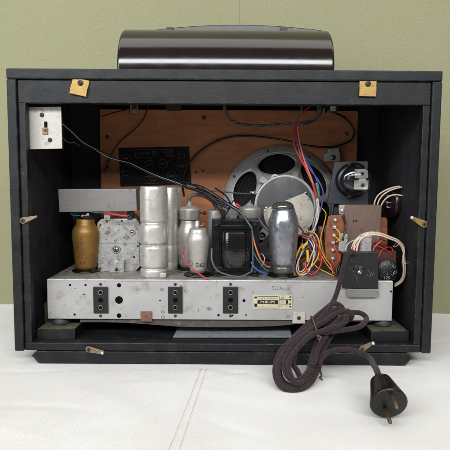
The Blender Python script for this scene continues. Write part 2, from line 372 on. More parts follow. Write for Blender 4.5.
# folded hem band and its two stitch lines
def cz(p): return Vector((p.x, p.y, cloth_z(p.x, p.y)))
a0, a1, b0, b1 = PZ(128, 432, 0), PZ(158, 366, 0), PZ(182, 432, 0), PZ(206, 366, 0)
da = (a1-a0); db = (b1-b0)
vs = []; n = 40
for i in range(n+1):
    t = -.6+1.7*i/n
    for k in range(13):
        q = (a0+da*t).lerp(b0+db*t, k/12)
        e = .0012*min(1, k/1.0) if k < 2 else .0012
        vs.append((q.x, q.y, cloth_z(q.x, q.y)+(-.0006 if k in (0, 12) else .0003)))
mb = MB(); mb.add(vs, [(i*13+k, i*13+k+1, (i+1)*13+k+1, (i+1)*13+k) for i in range(n) for k in range(12)], 'cloth', True)
mb.build('hem', cloth)
D('stitch_red', '#cdb6b0', rough=.8, var=.2, vscale=400)
for (s0, s1) in (((176, 432), (202, 367)), ((185, 432), (207, 367))):
    A, B = PZ(*s0, 0), PZ(*s1, 0); A2 = A-(B-A)*.5; L = (B-A2).length; k = int(L/.0052); mb = MB()
    for i in range(k):
        p = A2.lerp(B, i/k); q = A2.lerp(B, (i+.62)/k)
        p = cz(p)+Vector((0, 0, .0006)); q = cz(q)+Vector((0, 0, .0006))
        mb.tube([p, p.lerp(q, .5)+Vector((0, 0, .0003)), q], .00026, 'stitch_red', 5, 2)
    mb.build('stitching', cloth)

# ------------------------------------------------------------------ the radio
radio = thing('tube_radio', 'old black wooden valve radio seen from behind with its back off', 'radio', (0, 0, 0))
XL, XR = -.2825, .2785
ZT = P(225, 69.3, 0).z; ZB = P(222, 352.5, 0).z; TB = .0135; TS = .0125
DEP = .235
mb = MB()
mb.box((XL, 0, ZT-TB), (XR, DEP, ZT), 'case_black')
mb.box((XL, 0, ZB), (XL+TS, DEP, ZT-TB-.0001), 'case_black')
mb.box((XR-TS, 0, ZB), (XR, DEP, ZT-TB-.0001), 'case_black')
cabinet = mb.build('cabinet', radio, bevel=.0018, label='black painted wooden case with open back', seg=3)
mb = MB()
i0 = .0006
mb.box((XL+TS, .017, ZB+.01), (XL+TS+.002, DEP, ZT-TB), 'case_inner')
mb.box((XR-TS-.002, .017, ZB+.01), (XR-TS, DEP, ZT-TB), 'case_inner')
mb.box((XL+TS+.002, .017, ZT-TB-.002), (XR-TS-.002, DEP, ZT-TB), 'case_inner')
mb.box((XL+TS+.002, DEP-.013, ZB+.012), (XR-TS-.002, DEP-.001, ZT-TB-.002), 'case_inner')
mb.build('inner_lining', cabinet)
FLOOR = P(225, 343.3, .004).z
zr = P(225, 104, .004).z
mb = MB(); mb.box((XL+TS+.0006, .0035, zr), (XR-TS-.0006, .016, ZT-TB-.0006), 'case_black'); mb.build('back_rail', cabinet, bevel=.0009)
mb = MB(); mb.box((XL+TS+.0006, .004, FLOOR), (XL+TS+.0098, .0165, zr-.0003), 'case_black'); mb.build('back_stile', cabinet, bevel=.0009)
mb = MB(); mb.box((XR-TS-.0098, .004, FLOOR), (XR-TS-.0006, .0165, zr-.0003), 'case_black'); mb.build('back_stile', cabinet, bevel=.0009)
mb = MB(); mb.box((XL+TS+.0006, .003, ZB+.0003), (XR-TS-.0006, DEP-.002, FLOOR-.0003), 'case_black'); mb.build('bottom_board', cabinet, bevel=.001)
# plinth: board with chamfered ends
zf = ZB-.0006; xa = PZ(31, 357, .008).x; xb = P(413, 358, 0).x
xa = P(31, 358, 0).x
mb = MB(); mb.prism([(xa, .002, zf-.006), (xa+.006, .002, zf), (xb-.006, .002, zf), (xb, .002, zf-.006), (xb-.009, .002, .0002), (xa+.009, .002, .0002)], (0, DEP-.01, 0), 'case_black')
mb.build('plinth', cabinet, bevel=.0008)
BT = P(50, 329.5, .018).z
for (x0, x1) in ((XL+TS+.0115, P(75, 335, .018).x), (P(371, 335, .018).x, XR-TS-.0115)):
    mb = MB(); mb.box((x0, .018, FLOOR), (x1, .2, BT), 'case_black')
    mb.box((x0+.001, .02, BT), (x1-.001, .2, BT+.0005), 'case_dusty')
    mb.build('support_block', cabinet, bevel=.0006)
# wood corner fillet behind chassis, left
mb = MB(); mb.rect(38, 303, 47, 322, .075, .1, 'case_dusty'); mb.build('corner_fillet', cabinet, bevel=.0008)

# dial cover on top
mb = MB()
YR0 = .055; HB = P(225, 34.0, .145).z-ZT
pr = []
for i in range(25):      # barrel rising from the case top, bulging towards the back
    a = R(-14+104*i/24); pr.append((YR0+.085*(1-math.cos(a)), ZT+HB*(math.sin(a)+.242)/1.242))
YT = pr[-1][0]; ZC = pr[-1][1]
sec = pr+[(YT+.02, ZC-.0015), (YT+.04, ZC-.012), (YT+.058, ZC-.04), (YT+.064, ZT-.0005)]
n = len(sec); xl = P(116.5, 66, YR0).x; xr = P(335, 66, YR0).x
cy = YT; czz = ZT
vs = []
for x, ins in [(xl, .004), (xl+.0006, .0018), (xl+.002, .0004), (xl+.004, 0), (xr-.004, 0), (xr-.002, .0004), (xr-.0006, .0018), (xr, .004)]:
    for (y, z) in sec:
        d = Vector((y-cy, z-czz)); l = max(d.length, 1e-6); d = d*(1-ins/l); vs.append((x, cy+d.x, max(ZT-.0005, czz+d.y)))
fs = [(i*n+k, i*n+k+1, (i+1)*n+k+1, (i+1)*n+k) for i in range(7) for k in range(n-1)]
mb.add(vs, fs, 'bakelite_gloss', True); mb.add(vs[:n], [tuple(range(n))], 'bakelite_gloss'); mb.add(vs[-n:], [tuple(range(n))], 'bakelite_gloss')
cover = mb.build('dial_cover', radio, label='glossy brown black curved housing on top of the case')
mb = MB(); Ya = YT+.006; arc = []
for i in range(33):
    t = i/32; px = 146+(326-146)*t; arc.append(P(px, 31.0-6.4*math.sin(math.pi*t)**.8, Ya))
base = P(225, 36, Ya).z
mb.prism([Vector((arc[0].x, Ya, base))]+arc+[Vector((arc[-1].x, Ya, base))], (0, .03, 0), 'bakelite'); mb.build('dial_lid', cover, bevel=.0012, seg=2)
for px in (170, 284):
    mb = MB(); mb.rect(px-3.5, 27.2, px+3.5, 31, Ya-.005, .005, 'iron_dark'); mb.build('hinge', cover, bevel=.0004)

# baffle board
YB = .205
mb = MB()
bl, br = P(101, 200, YB).x, P(355.5, 200, YB).x; bt = P(225, 110, YB).z
mb.box((bl, YB, FLOOR+.002), (br, YB+.008, bt), 'plywood')
baffle = mb.build('baffle_board', radio, bevel=.0005, label='reddish brown plywood front board inside the case')
for i, (px, py, ring) in enumerate(((107.5, 137, 0), (108, 167, 1), (204, 118, 0), (353-6, 134, 1), (196, 172, 2), (203, 171, 2), (131, 112, 0))):
    mb = MB(); p = P(px, py, YB-.0002)
    if ring == 1: mb.lathe([(.0034, 0), (.0036, .0006), (.0022, .0008), (.002, 0)], p, (0, -1, 0), 'screw_steel', 20); screw(mb, p+Vector((0, -.0006, 0)), .0016, 'rust_screw')
    elif ring == 0: screw(mb, p, .0034, 'rust_screw', ang=i)
    else: mb.cyl(p, p+Vector((0, -.0008, 0)), .0014, 'hole_black', 10)
    mb.build('screw', baffle)
# fittings on the ceiling above the baffle
mb = MB(); mb.rect(130, 104, 138, 113, .15, .004, 'brass_aged'); mb.rect(132, 101, 136, 109, .145, .012, 'iron_dark'); mb.build('aerial_clip', radio, bevel=.0004)
mb = MB(); mb.rect(166, 103, 181, 110, .15, .01, 'iron_dark'); p = P(173, 115, .15); mb.cyl(p, p+Vector((0, 0, .006)), .0016, 'brass_aged'); mb.build('lamp_bracket', radio, bevel=.0004)
mb = MB(); mb.rect(318, 101, 338, 112, .13, .014, 'iron_dark'); mb.rect(319.5, 108, 325, 114, .125, .004, 'brass_aged'); p = P(328, 112, .125); mb.cyl(p, p+Vector((0, -.004, 0)), .003, 'screw_steel'); mb.rect(330, 106, 336, 111, .122, .003, 'cast_metal'); mb.build('lamp_socket', radio, bevel=.0004)

# valve chart
YC = YB-.0016
chart_corners = [(118.5, 148), (189, 146.6), (191.2, 184), (120.6, 186.3)]
mb = MB(); mb.ppx(chart_corners, YC, .0012, 'chart_black')
def line(a, b, w=.00032, m='ink_gold'):
    A = P(*a, YC-.0003); B = P(*b, YC-.0003); mb.tube([A, B], w, m, 4, 0)
def ringpx(c, r, w=.00036, m='ink_gold'):
    mb.tube([P(c[0]+r*math.cos(2*math.pi*k/28), c[1]+r*math.sin(2*math.pi*k/28), YC-.0003) for k in range(29)], w, m, 4, 0)
def ctext(t, c, hpx, m='ink_gold', w=None):
    p = P(*c, YC-.0002); mb.text(t, p, hpx*mpp(*c, YC), m, th=.0004, width=None if w is None else w*mpp(*c, YC))
for c, t in (((125.3, 158.5), 'AF3'), ((126, 171.2), 'AF2'), ((149.3, 165), 'AF7'), ((163.2, 163.8), 'AF7'), ((153.2, 176.2), 'AB1'), ((171.8, 175.8), 'AL4')):
    ringpx(c, 4.5); ctext(t, c, 2.2, w=5.6)
ringpx((168.3, 152.3), 3.6); ctext('AK2', (168.3, 152.3), 1.8, w=4.4)
ringpx((154.4, 153.3), 2.1); ringpx((154.4, 153.3), .7)
for a, b in (((135, 149.6), (173.5, 149)), ((173.5, 149), (173.8, 156.8)), ((173.8, 156.8), (135.6, 157.6)), ((135.6, 157.6), (135, 149.6)),
             ((132.6, 156.5), (133, 163)), ((129.5, 161), (136.5, 161.3)), ((133, 158), (140.8, 157.8)), ((140.8, 157.8), (141.6, 172.8)),
             ((141.6, 172.8), (133.6, 173.2)), ((133.6, 173.2), (133.2, 169.5)), ((130.5, 170), (133.2, 169.5)), ((142.3, 160), (146.4, 162.4)),
             ((166.3, 161.8), (171.8, 159.6)), ((144, 176.7), (148.6, 176.4)),
             ((178.5, 153.4), (184.6, 153.2)), ((184.6, 153.2), (184.8, 158.4)), ((184.8, 158.4), (187.4, 168)), ((187.4, 168), (185.6, 170.4)),
             ((185.6, 170.4), (178.8, 170.6)), ((178.8, 170.6), (176.7, 168.2)), ((176.7, 168.2), (178.7, 158.5)), ((178.7, 158.5), (178.5, 153.4)), ((178.7, 158), (184.7, 157.8)),
             ((120.8, 150), (122.8, 184.4)), ((122.8, 184.4), (189.6, 182.2)), ((189.6, 182.2), (187.4, 148.4))):
    line(a, b, .00022 if a[0] in (120.8, 122.8, 189.6) else .00032)
ctext('AZ1', (182, 166), 2.6, w=7); ctext('L·I·D·S·P·R', (144, 153.4), 1.8, w=13)
mb.build('valve_chart', radio, label='black chart with gold valve positions printed on it')

# loudspeaker
SC = P(281, 204, .197)
def sp(r, ang, Y): return Vector((SC.x+r*math.cos(R(ang)), Y, SC.z+r*math.sin(R(ang))))
r0 = 58*mpp(281, 204, .197)
mb = MB()
ri, ro = .046, r0-.012
def by(r): return .1655+(r-ri)/(ro-ri)*.0265
prof = [(r0-.001, .2045), (r0, .2005), (r0-.0005, .1985), (r0-.0035, .198), (r0-.004, .1965), (r0-.008, .196), (r0-.0095, .1935), (ro, by(ro)), (ro, by(ro)+.0015), (r0-.0105, .196), (r0-.012, .2045)]
mb.lathe(prof+[prof[0]], (SC.x, 0, SC.z), (0, 1, 0), 'speaker_grey', 96, cap=False)
mb.lathe([(.03, .165), (ri, by(ri)), (ri, by(ri)+.0015), (.03, .1665), (.03, .165)], (SC.x, 0, SC.z), (0, 1, 0), 'speaker_grey', 96, cap=False)
NB = 48
for k6 in range(6):
    a0 = R(98+60*k6); rows = [[], [], [], []]
    rm = (ri+ro)/2+.001
    Hh = (ro-ri)/2; Wd = R(30)*rm; T = [2*math.pi*q/NB for q in range(NB)]
    for ct in (math.atan2(Wd, Hh-.001), math.atan2(Wd, -Hh-.001), 2*math.pi-math.atan2(Wd, -Hh-.001), 2*math.pi-math.atan2(Wd, Hh-.001)):
        T[min(range(NB), key=lambda i: abs(T[i]-ct))] = ct
    for t in T:
        ex, ey = .0300*math.sin(t)*(1+.14*math.cos(t)), .0172*math.cos(t)
        # boundary of the sector in (arc, radius) space
        du, dv = math.sin(t)/(R(30)), math.cos(t)
        sc = 1/max(abs(math.sin(t))/(R(30)*rm*1.0), abs(math.cos(t))/((ro-ri)/2+ (.001 if math.cos(t) < 0 else -.001)))
        bu, bv = math.sin(t)*sc, math.cos(t)*sc
        for lv, f in ((0, 0.), (1, .5), (2, 1.)):
            u = ex+(bu-ex)*f; v = ey+(bv-ey)*f; r = min(ro, max(ri, rm+v)); an = a0+u/rm
            if f == 1 and abs(bu) > R(30)*rm*.9999: an = a0+math.copysign(R(30), bu)
            y = by(r)
            rows[lv].append((SC.x+r*math.cos(an), y, SC.z+r*math.sin(an)))
        x, y, z = rows[0][-1]; rows[3].append((x, y+.003, z))
    vs = rows[3]+rows[0]+rows[1]+rows[2]
    mb.add(vs, [(l*NB+q, l*NB+(q+1) % NB, (l+1)*NB+(q+1) % NB, (l+1)*NB+q) for l in range(3) for q in range(NB)], 'speaker_grey', True)
bas = mb.build('loudspeaker', radio, label='large round grey loudspeaker with oval openings in its basket')
mb = MB(); mb.lathe([(r0-.015, .2), (.06, .188), (.035, .178), (.0001, .176)], (SC.x, 0, SC.z), (0, 1, 0), 'cone_paper', 64, cap=False)
for rr in (.08, .074, .068, .062, .056, .05): mb.lathe([(rr+.001, .1995-(.088-rr)*.45), (rr, .1975-(.088-rr)*.45), (rr-.001, .1995-(.088-rr)*.45)], (SC.x, 0, SC.z), (0, 1, 0), 'cone_paper', 64, cap=False); mb.build('cone', bas)
mb = MB()
PC = P(290, 214, .13); rp = 31.5*mpp(290, 214, .13)
SX = SC.x; SZ = SC.z
rp = .0485
mb.lathe([(.02, .168), (rp*.95, .163), (rp, .158), (rp, .139), (rp-.0015, .1365), (rp-.004, .1355), (.00001, .135)], (SX, 0, SZ), (0, 1, 0), 'pot_grey', 72)
mb.lathe([(rp+.0006, .1375), (rp+.0002, .1346), (rp-.003, .1342), (rp-.0042, .1362)], (SX, 0, SZ), (0, 1, 0), 'speaker_grey', 72, cap=False)

mb.build('magnet_pot', bas)
# rim lugs on the pot
for px, py in ((275, 178), (306, 193), (266.5, 208), (262, 236), (313, 228)):
    mb = MB(); p = P(px, py, .137); c = Vector((SX, .137, SZ)); d = (c-p).normalized()*.014; nrm = Vector((0, 1, 0)).cross(d).normalized()*.0065
    ring = [p+Vector((math.cos(t)*.0062, 0, math.sin(t)*.0062)) for t in [2*math.pi*k/20 for k in range(20)]]
    mb.prism(ring, (0, .005, 0), 'speaker_cream'); mb.prism([p-nrm, p+nrm, p+nrm+d, p-nrm+d], (0, .0045, 0), 'speaker_cream')
    screw(mb, p+Vector((0, -.0002, 0)), .0032, 'screw_steel', ang=px); mb.build('mounting_lug', bas, bevel=.0004)
seg = [(289+25.5*math.cos(R(a)), 213+25.5*math.sin(R(a))) for a in range(-52, 197, 10)]
mb = MB(); mb.ppx(seg, .1305, .003, 'speaker_cream')
p = P(289, 198.5, .1313); 
mb.build('end_plate', bas, bevel=.0008, label='cream metal plate over the magnet')
D('green_spot', '#4e8a3a', rough=.5, var=.3, vscale=500)
mb = MB(); p = P(289.5, 199, .1312); mb.lathe([(.0019, 0), (.0018, .0006), (.00001, .0008)], p, (0, -1, 0), 'green_spot', 9); p = P(292, 198, .1312); mb.lathe([(.0013, 0), (.00001, .0008)], p, (0, -1, 0), 'green_spot', 7); mb.build('seal_mark', bas)
for k, a in enumerate((68, 128, 8, -52, 188, 248)):
    mb = MB(); A = sp(.0475, a, .158); B = sp(.058, a+4, .166); d = (B-A); n_ = Vector((0, 1, 0)).cross(d).normalized()*.004
    mb.prism([A-n_, A+n_, B+n_*1.5, B-n_*1.5], (0, -.006, 0), 'speaker_grey'); mb.build('spoke_rib', bas, bevel=.0008)
for a in range(15, 375, 45):
    mb = MB(); screw(mb, sp(r0-.006, a, .1958), .0021, 'rust_screw', slot=False); mb.build('rivet', bas)
mb = MB(); mb.rect(251, 194, 260, 206, .142, .006, 'bakelite'); mb.rect(250, 191, 259, 194.4, .141, .002, 'screw_steel'); mb.rect(258, 189, 262, 196, .141, .002, 'cast_metal')
for q in ((253, 193), (257, 192.4), (258, 200)): screw(mb, P(*q, .1405), .002, 'screw_bright')
mb.build('terminal_strip', bas, bevel=.0004)
# rim clamp top right
mb = MB(); mb.ppx([(324, 154), (328, 153), (328.5, 148.5), (338.5, 148.2), (340, 154), (340, 161.5), (324.5, 161.5)], YB-.012, .011, 'speaker_grey')
screw(mb, P(333, 157.5, YB-.0125), .0046, 'screw_steel', ang=.4); mb.build('rim_clamp', bas, bevel=.0006)

# chassis
YF = .035
CH_TOP = P(225, 280.3, YF).z; CH_BOT = P(225, 319.8, YF).z
cxl, cxr = P(47.3, 300, YF).x, P(392.5, 300, YF).x
t = .0014
mb = MB()
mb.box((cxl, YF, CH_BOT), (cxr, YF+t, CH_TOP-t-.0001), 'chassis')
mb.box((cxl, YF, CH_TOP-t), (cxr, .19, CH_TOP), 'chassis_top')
mb.box((cxl, YF+t+.0001, CH_BOT), (cxl+t, .19, CH_TOP-t-.0001), 'chassis')
mb.box((cxr-t, YF+t+.0001, CH_BOT), (cxr, .19, CH_TOP-t-.0001), 'chassis')
mb.box((cxl, YF+t+.0001, CH_BOT), (cxr, YF+.012, CH_BOT+.001), 'chassis')
chassis = mb.build('chassis', radio, bevel=.0009, label='pale metal chassis box with three socket strips')
mb = MB()   # folded front lip, bright
mb.box((cxl, YF-.0003, CH_TOP-.0028), (cxr, YF+.006, CH_TOP+.0003), 'chassis'); mb.build('folded_edge', chassis, bevel=.0009)
# dark gap under chassis, holes
def hole(px, py, rpx, ringm=None):
    mb = MB(); p = P(px, py, YF-.0001); r = rpx*mpp(px, py, YF)
    if ringm: mb.lathe([(r*1.3, 0), (r*1.3, .0005), (r, .0007)], p, (0, -1, 0), ringm, 20, cap=False)
    mb.lathe([(r, 0), (r*.98, .00025)], p, (0, -1, 0), 'hole_black', 24); mb.build('hole', chassis)
for h in ((70, 285, 1.1), (85.5, 285, 1.1), (74.6, 314.5, 1.1), (119, 285.3, 2.1), (119, 300, 3.9), (119, 315.6, 2.3), (244, 300.6, 1.5), (218.5, 315.2, 1.2), (232.5, 315.5, .9), (246, 315, .8),
          (391, 291.5, 1.0), (160, 300.5, .8), (181, 286, .7)):
    hole(*h)
for px, py in ((162, 289.5), (163, 312), (163, 317), (210, 309), (288, 316.5), (208, 308.6)):
    mb = MB(); mb.tube([P(px+1.5*math.cos(a), py+1.3*math.sin(a), YF-.0002) for a in [k*.7 for k in range(10)]], .0003, 'ink_scribble', 4, 2); mb.build('inspection_mark', chassis)
for k, (x0, x1) in enumerate(((93.2, 108), (168, 182.5), (223, 238))):
    mb = MB(); xm = (x0+x1)/2; mb.rect(x0, 287, x1, 313.5, YF-.0022, .0022, 'strip_black')
    st = mb.build('socket_strip', radio, bevel=.0005, label=('black socket strip nearest the left end of the chassis', 'black socket strip in the middle of the three', 'black socket strip nearest the nameplate')[k])
    for py in (292.6, 300.2, 307.6):
        mb = MB(); p = P(xm, py, YF-.0023)
        big = py == 300.2; r = (2.5 if big else 2.1)*mpp(xm, py, YF)
        if not big: mb.lathe([(r*1.25, 0), (r*1.2, .0011), (r*.8, .0013), (r*.75, .0002)], p, (0, -1, 0), 'socket_brass', 24, cap=False)
        mb.lathe([(r*(1 if big else .85), 0), (r*(.99 if big else .84), .0003)], p, (0, -1, 0), 'hole_black', 20); mb.build('socket', st)
    for py in (284.2, 315.8):
        mb = MB(); screw(mb, P(xm, py, YF-.0003), .0020, 'rust_screw', ang=k+py); mb.build('rivet', st)
# copper tab, steel tab
mb = MB(); mb.rect(140.5, 311.5, 152, 321.5, YF-.0016, .0013, 'copper_tab'); screw(mb, P(146.3, 316.5, YF-.0018), .0013, 'rust_screw'); mb.build('copper_tab', chassis, bevel=.0004)
mb = MB(); mb.rect(292.6, 312.3, 305, 323.5, YF-.0022, .002, 'white_plate'); screw(mb, P(298.8, 317.8, YF-.0024), .0028, 'rust_screw'); mb.build('steel_tab', chassis, bevel=.0007)
# nameplate
mb = MB(); YN = YF-.0012
mb.rect(253.2, 295.3, 292.2, 309, YN, .001, 'label_cream')
def nrect(x0, y0, x1, y1, m): mb.rect(x0, y0, x1, y1, YN-.00025, .0002, m)
nrect(257.5, 300.2, 278, 303.8, 'ink_black'); nrect(254.4, 296.6, 257.2, 298.4, 'ink_black'); nrect(254.4, 303.6, 257.2, 306.8, 'ink_black')
nrect(278.8, 296.3, 279.3, 307.8, 'ink_black'); nrect(279.8, 299.4, 289, 299.8, 'ink_black'); nrect(279.8, 303.9, 289, 304.3, 'ink_black'); nrect(285.8, 300.2, 288, 303.6, 'ink_black')
for yy in (296.4, 299, 303.4, 306): nrect(289.4, yy, 291.2, yy+1.4, 'ink_black')
for a, b in ((257.6, 307.8), (257.6, 296.2)): nrect(a, b, 278, b+.35, 'ink_black')
p = P(267.8, 302, YN-.0003); mb.text('PHILIPS', p, 2.4*mpp(268, 302, YF), 'label_cream', width=14.5*mpp(268, 302, YF), bold=.02)
for k in range(12): nrect(259.5+k*1.5, 297.8, 260.2+k*1.5, 298.5, 'ink_scribble')
for q in ((282.5, 297.8), (282.5, 302), (281.5, 306)): nrect(q[0]-1.2, q[1]-.3, q[0]+1.4, q[1]+.3, 'ink_scribble')
mb.build('nameplate', radio, bevel=0, label='small cream and black nameplate reading PHILIPS')
mb = MB(); hw = [[(272.5, 286.5), (273.6, 290.2)], [(272, 286.3), (275.4, 286.6), (276, 289), (273, 290.2)], [(278.8, 285.6), (277, 290.4)], [(279.5, 290), (281, 286.4), (282.6, 289.8)], [(280, 288.8), (282.2, 288.4)],
                 [(284, 286), (284.2, 289.6), (286, 289.4)], [(287, 287), (287.4, 289.6)], [(289, 286.5), (288.6, 289.2), (291, 288.8)]]
for st_ in hw: mb.tube([P(x, y, YF-.0002) for x, y in st_], .00022, 'ink_scribble', 4, 3)
mb.build('pencil_note', chassis)
# feet, sagging cover sheet, loose sheet on floor
for px in (61.5, 382):
    mb = MB(); c = P(px, 321, YF+.014); mb.lathe([(.0125, BT+.0004), (.0135, BT+.003), (.0125, BT+.0055), (.0115, CH_BOT-.0002)], (c.x, c.y, 0), (0, 0, 1), 'rubber', 32); mb.build('rubber_foot', chassis)
mb = MB(); top = []; bot = []
for i in range(31):
    u = i/30; px = 80+(372-80)*u
    sag = 2.6+5.2*math.sin(math.pi*min(1, u*1.05))**1.3-1.5*max(0, math.sin(2*math.pi*u*1.5))
    top.append(P(px, 319.4, YF+.004)); bot.append(P(px, 319.8+sag*.95, YF+.004))
vs = []; N_ = 31
for i in range(N_): vs += [top[i], bot[i], bot[i]+Vector((0, .06, .001)), top[i]+Vector((0, .06, 0))]
fs = [(4*i+a, 4*i+(a+1) % 4, 4*(i+1)+(a+1) % 4, 4*(i+1)+a) for i in range(N_-1) for a in range(4)]+[(0, 1, 2, 3), (4*N_-1, 4*N_-2, 4*N_-3, 4*N_-4)]
mb.add(vs, fs, 'cardboard', False); mb.build('underside_cover', radio, label='sagging grey brown board under the chassis')
mb = MB(); q = [PZ(173, 337.5, FLOOR+.001), PZ(292, 337.5, FLOOR+.001), PZ(288, 323, FLOOR+.001), PZ(181, 323, FLOOR+.001)]
mb.prism(q, (0, 0, .0008), 'grey_sheet'); mb.build('floor_sheet', radio, label='pale grey metal sheet on the floor of the case')

# ------------------------------------------------------------------ components on the chassis
def socket(cx, py, rpx, m='bakelite', h=.0022):
    p = top_at(cx, py); r = rpx*mpp(cx, py, p.y)
    return p, r, h
def valve(name, cx, base_py, pts, m, label, sock_r, top=None, sock_h=.003):
    p = top_at(cx, base_py-2); Y = p.y
    b, pr_ = prof_px(cx, Y, pts)
    mb = MB(); mb.lathe(pr_, b, (0, 0, 1), m, 48); v = mb.build(name, radio, label=label)
    mb = MB(); r = sock_r*mpp(cx, base_py, Y); mb.lathe([(r, CH_TOP+.0002), (r, CH_TOP+.002), (r*.93, CH_TOP+.0026), (pr_[0][0]*1.03, CH_TOP+.0027), (pr_[0][0]*1.03, b.z+.0006)], (b.x, Y, 0), (0, 0, 1), 'bakelite', 36)
    mb.build('valve_socket', v)
    return v, b, pr_
# gold valve
v, b, pr_ = valve('valve', 86.5, 273, [(268.5, 9.5), (266, 10.3), (262, 10.9), (250, 12.2), (236, 13.4), (232, 13.4), (228.5, 12.4), (225.5, 10.2), (223, 9.1), (219.5, 8.8), (218.5, 8.0), (218.2, 1)],
    'tube_gold', 'gold painted valve under the grey box at the left end', 14)
mb = MB(); bb, pp = prof_px(86.5, b.y, [(218.4, 8.6), (213.5, 8.2), (212.6, 5)]); mb.lathe(pp, bb, (0, 0, 1), 'bakelite', 32); mb.build('valve_cap', v)
mb = MB()
for q in ((82.5, 216), (87.5, 214.5)):
    c = P(q[0], q[1], b.y-.0125); mb.cyl(c, c+Vector((0, .006, 0)), .0022, 'screw_bright', 14)
mb.build('grid_clip', v)
mb = MB(); ax = Vector((b.x, b.y, 0))
def on_gold(px, py, off=.0003):
    r_ = 0.0
    z = P(px, py, b.y).z
    h = z-b.z
    for (ra, ha), (rb, hb) in zip(pr_, pr_[1:]):
        if ha <= h <= hb: r_ = ra+(rb-ra)*(h-ha)/(hb-ha); break
    x = (px-86.5)*mpp(px, py, b.y); x = max(-r_*.99, min(r_*.99, x))
    return Vector((b.x+x, b.y-math.sqrt(max(0, r_*r_-x*x))-off, z))
def gl(*pts): mb.tube([on_gold(x, y) for x, y in pts], .00022, 'ink_engraved', 4, 0)
for yy in (236, 240, 244, 248):
    for xx in (79.5, 84.5):
        j1, j2 = random.uniform(-.4, .4), random.uniform(.5, 1.6)
        if random.random() < .6: gl(*[(xx+1.6+1.5*math.cos(t), yy+1.3+1.2*math.sin(t)) for t in [k*.7+j1 for k in range(8)]])
        else: gl((xx+j1, yy), (xx+3.1, yy+.2), (xx+3+j1, yy+2.6), (xx+j2, yy+2.4))
        if random.random() < .5: gl((xx+j2, yy+.4), (xx+j2+.3, yy+2.3))
gl((77.5, 252.5), (82.5, 252.5), (82.5, 257), (77.5, 257), (77.5, 252.5)); gl((85, 252.5), (89.5, 252.5), (89.5, 257), (85, 257), (85, 252.5)); gl((83.4, 252.5), (83.4, 257)); gl((79, 230), (79.2, 233))
gl((92, 259), (92.4, 263))
mb.build('etched_mark', v)
# cast box (tuning gang cover)
Yg = top_at(118, 271).y
mb = MB(); pts = [(101, 219), (135.5, 218.5), (139.6, 223), (139.8, 267), (135.5, 271.5), (100, 271.7), (97.4, 267.5), (97, 223)]
mb.ppx(pts, Yg, .045, 'cast_metal')
gang = mb.build('cast_metal_box', radio, bevel=.0014, label='cast grey metal box with chamfered corners and a central screw')
mb = MB(); mb.rect(98.5, 241.6, 138.5, 243.2, Yg-.0009, .0012, 'cast_metal')
mb.build('rib', gang, bevel=.0004)
mb = MB(); c = P(116.3, 249.3, Yg); mb.lathe([(.0066, 0), (.0066, .001), (.0052, .002), (.005, .0012)], c, (0, -1, 0), 'cast_metal', 28); screw(mb, c+Vector((0, -.001, 0)), .0046, 'screw_steel', ang=.9); mb.build('screw', gang)
mb = MB(); c = P(132, 232, Yg); mb.lathe([(.0052, 0), (.005, .0014), (.003, .0018), (.0028, .0008)], c, (0, -1, 0), 'cast_metal', 24); screw(mb, c+Vector((0, -.0003, 0)), .0026, 'screw_steel'); mb.build('boss', gang)
mb = MB(); mb.rect(110, 258.5, 124, 275, Yg-.009, .003, 'cast_metal'); screw(mb, P(116.5, 269.5, Yg-.0092), .0028, 'rust_screw'); mb.lathe([(.0026, 0), (.0026, .0006), (.0018, .0008)], P(116.5, 262, Yg-.0092), (0, -1, 0), 'alu', 20)
mb.rect(112, 259.5, 122, 271.5, Yg-.006, .0065, 'cast_metal'); mb.build('mounting_foot', gang, bevel=.0006)
for q in ((100.5, 225), (100.3, 268), (137.6, 246), (134, 257), (107, 221.5), (122, 221)):
    mb = MB(); c = P(*q, Yg); mb.lathe([(.0016, 0), (.0015, .0008), (.0006, .001)], c, (0, -1, 0), 'rust_screw', 12); mb.build('rivet', gang)
# grey flat shield over them
Ys = .088
mb = MB(); mb.ppx([(58, 189.3), (136, 188.8), (137, 211), (59.3, 212.2)], Ys, .045, 'alu_shield')
sh = mb.build('shield_box', radio, bevel=.0007, label='flat grey metal box above the gold valve')
mb = MB(); mb.rect(104, 209, 110, 220, Ys+.012, .02, 'alu'); mb.build('bracket', sh, bevel=.0005)
mb = MB(); mb.rect(127, 209, 132, 219.5, Ys+.012, .02, 'iron_dark'); mb.build('bracket', sh, bevel=.0005)
# tall cans
def can(cx, base_py, hw, pts, m='alu', label=None, name='capacitor_can'):
    Y = top_at(cx, base_py-2.5).y; bb, pp = prof_px(cx, Y, [(a, b_*hw) for a, b_ in pts]); mb = MB(); mb.lathe(pp, bb, (0, 0, 1), m, 56)
    return mb.build(name, radio, label=label), bb, Y
groove = [(277, .88), (276.2, .95), (274.5, .985), (270, .985), (268.8, .97), (268.3, .9), (267.2, .88), (266.6, .90), (266.2, .97), (264.5, 1.005), (258, 1.015), (248, 1.01), (245.4, .99), (244.9, .93), (244.1, .885), (243.4, .92), (242.9, 1.0), (241, 1.03), (233, 1.05), (226.5, 1.035), (224.0, 1.0), (223.4, .94), (222.3, .885), (221.4, .92), (220.8, .985), (218.5, .995), (190, .995), (187.6, .98), (186.5, .95), (186.1, .9), (187.0, .86), (187.2, .02)]
can(154.2, 277, 13.9, groove, label='widest silver can with three grooves round it')
can(168.5, 272, 9.5, [(271.5, .95), (268, 1.0), (262, 1.0), (261, .96), (260, 1), (246, 1), (245, .96), (243.5, .96), (242.5, 1), (188, 1), (187, .95), (186.8, .02)], label='narrower silver can just behind the widest one')
can(174.5, 268.5, 7.5, [(267.5, 1), (188.5, 1), (187.5, .95), (187.3, .02)], label='thin silver can furthest behind in the row')
mb = MB(); mb.rect(157, 273, 166, 277.5, .058, .004, 'alu'); mb.build('can_tag', radio, bevel=.0005)
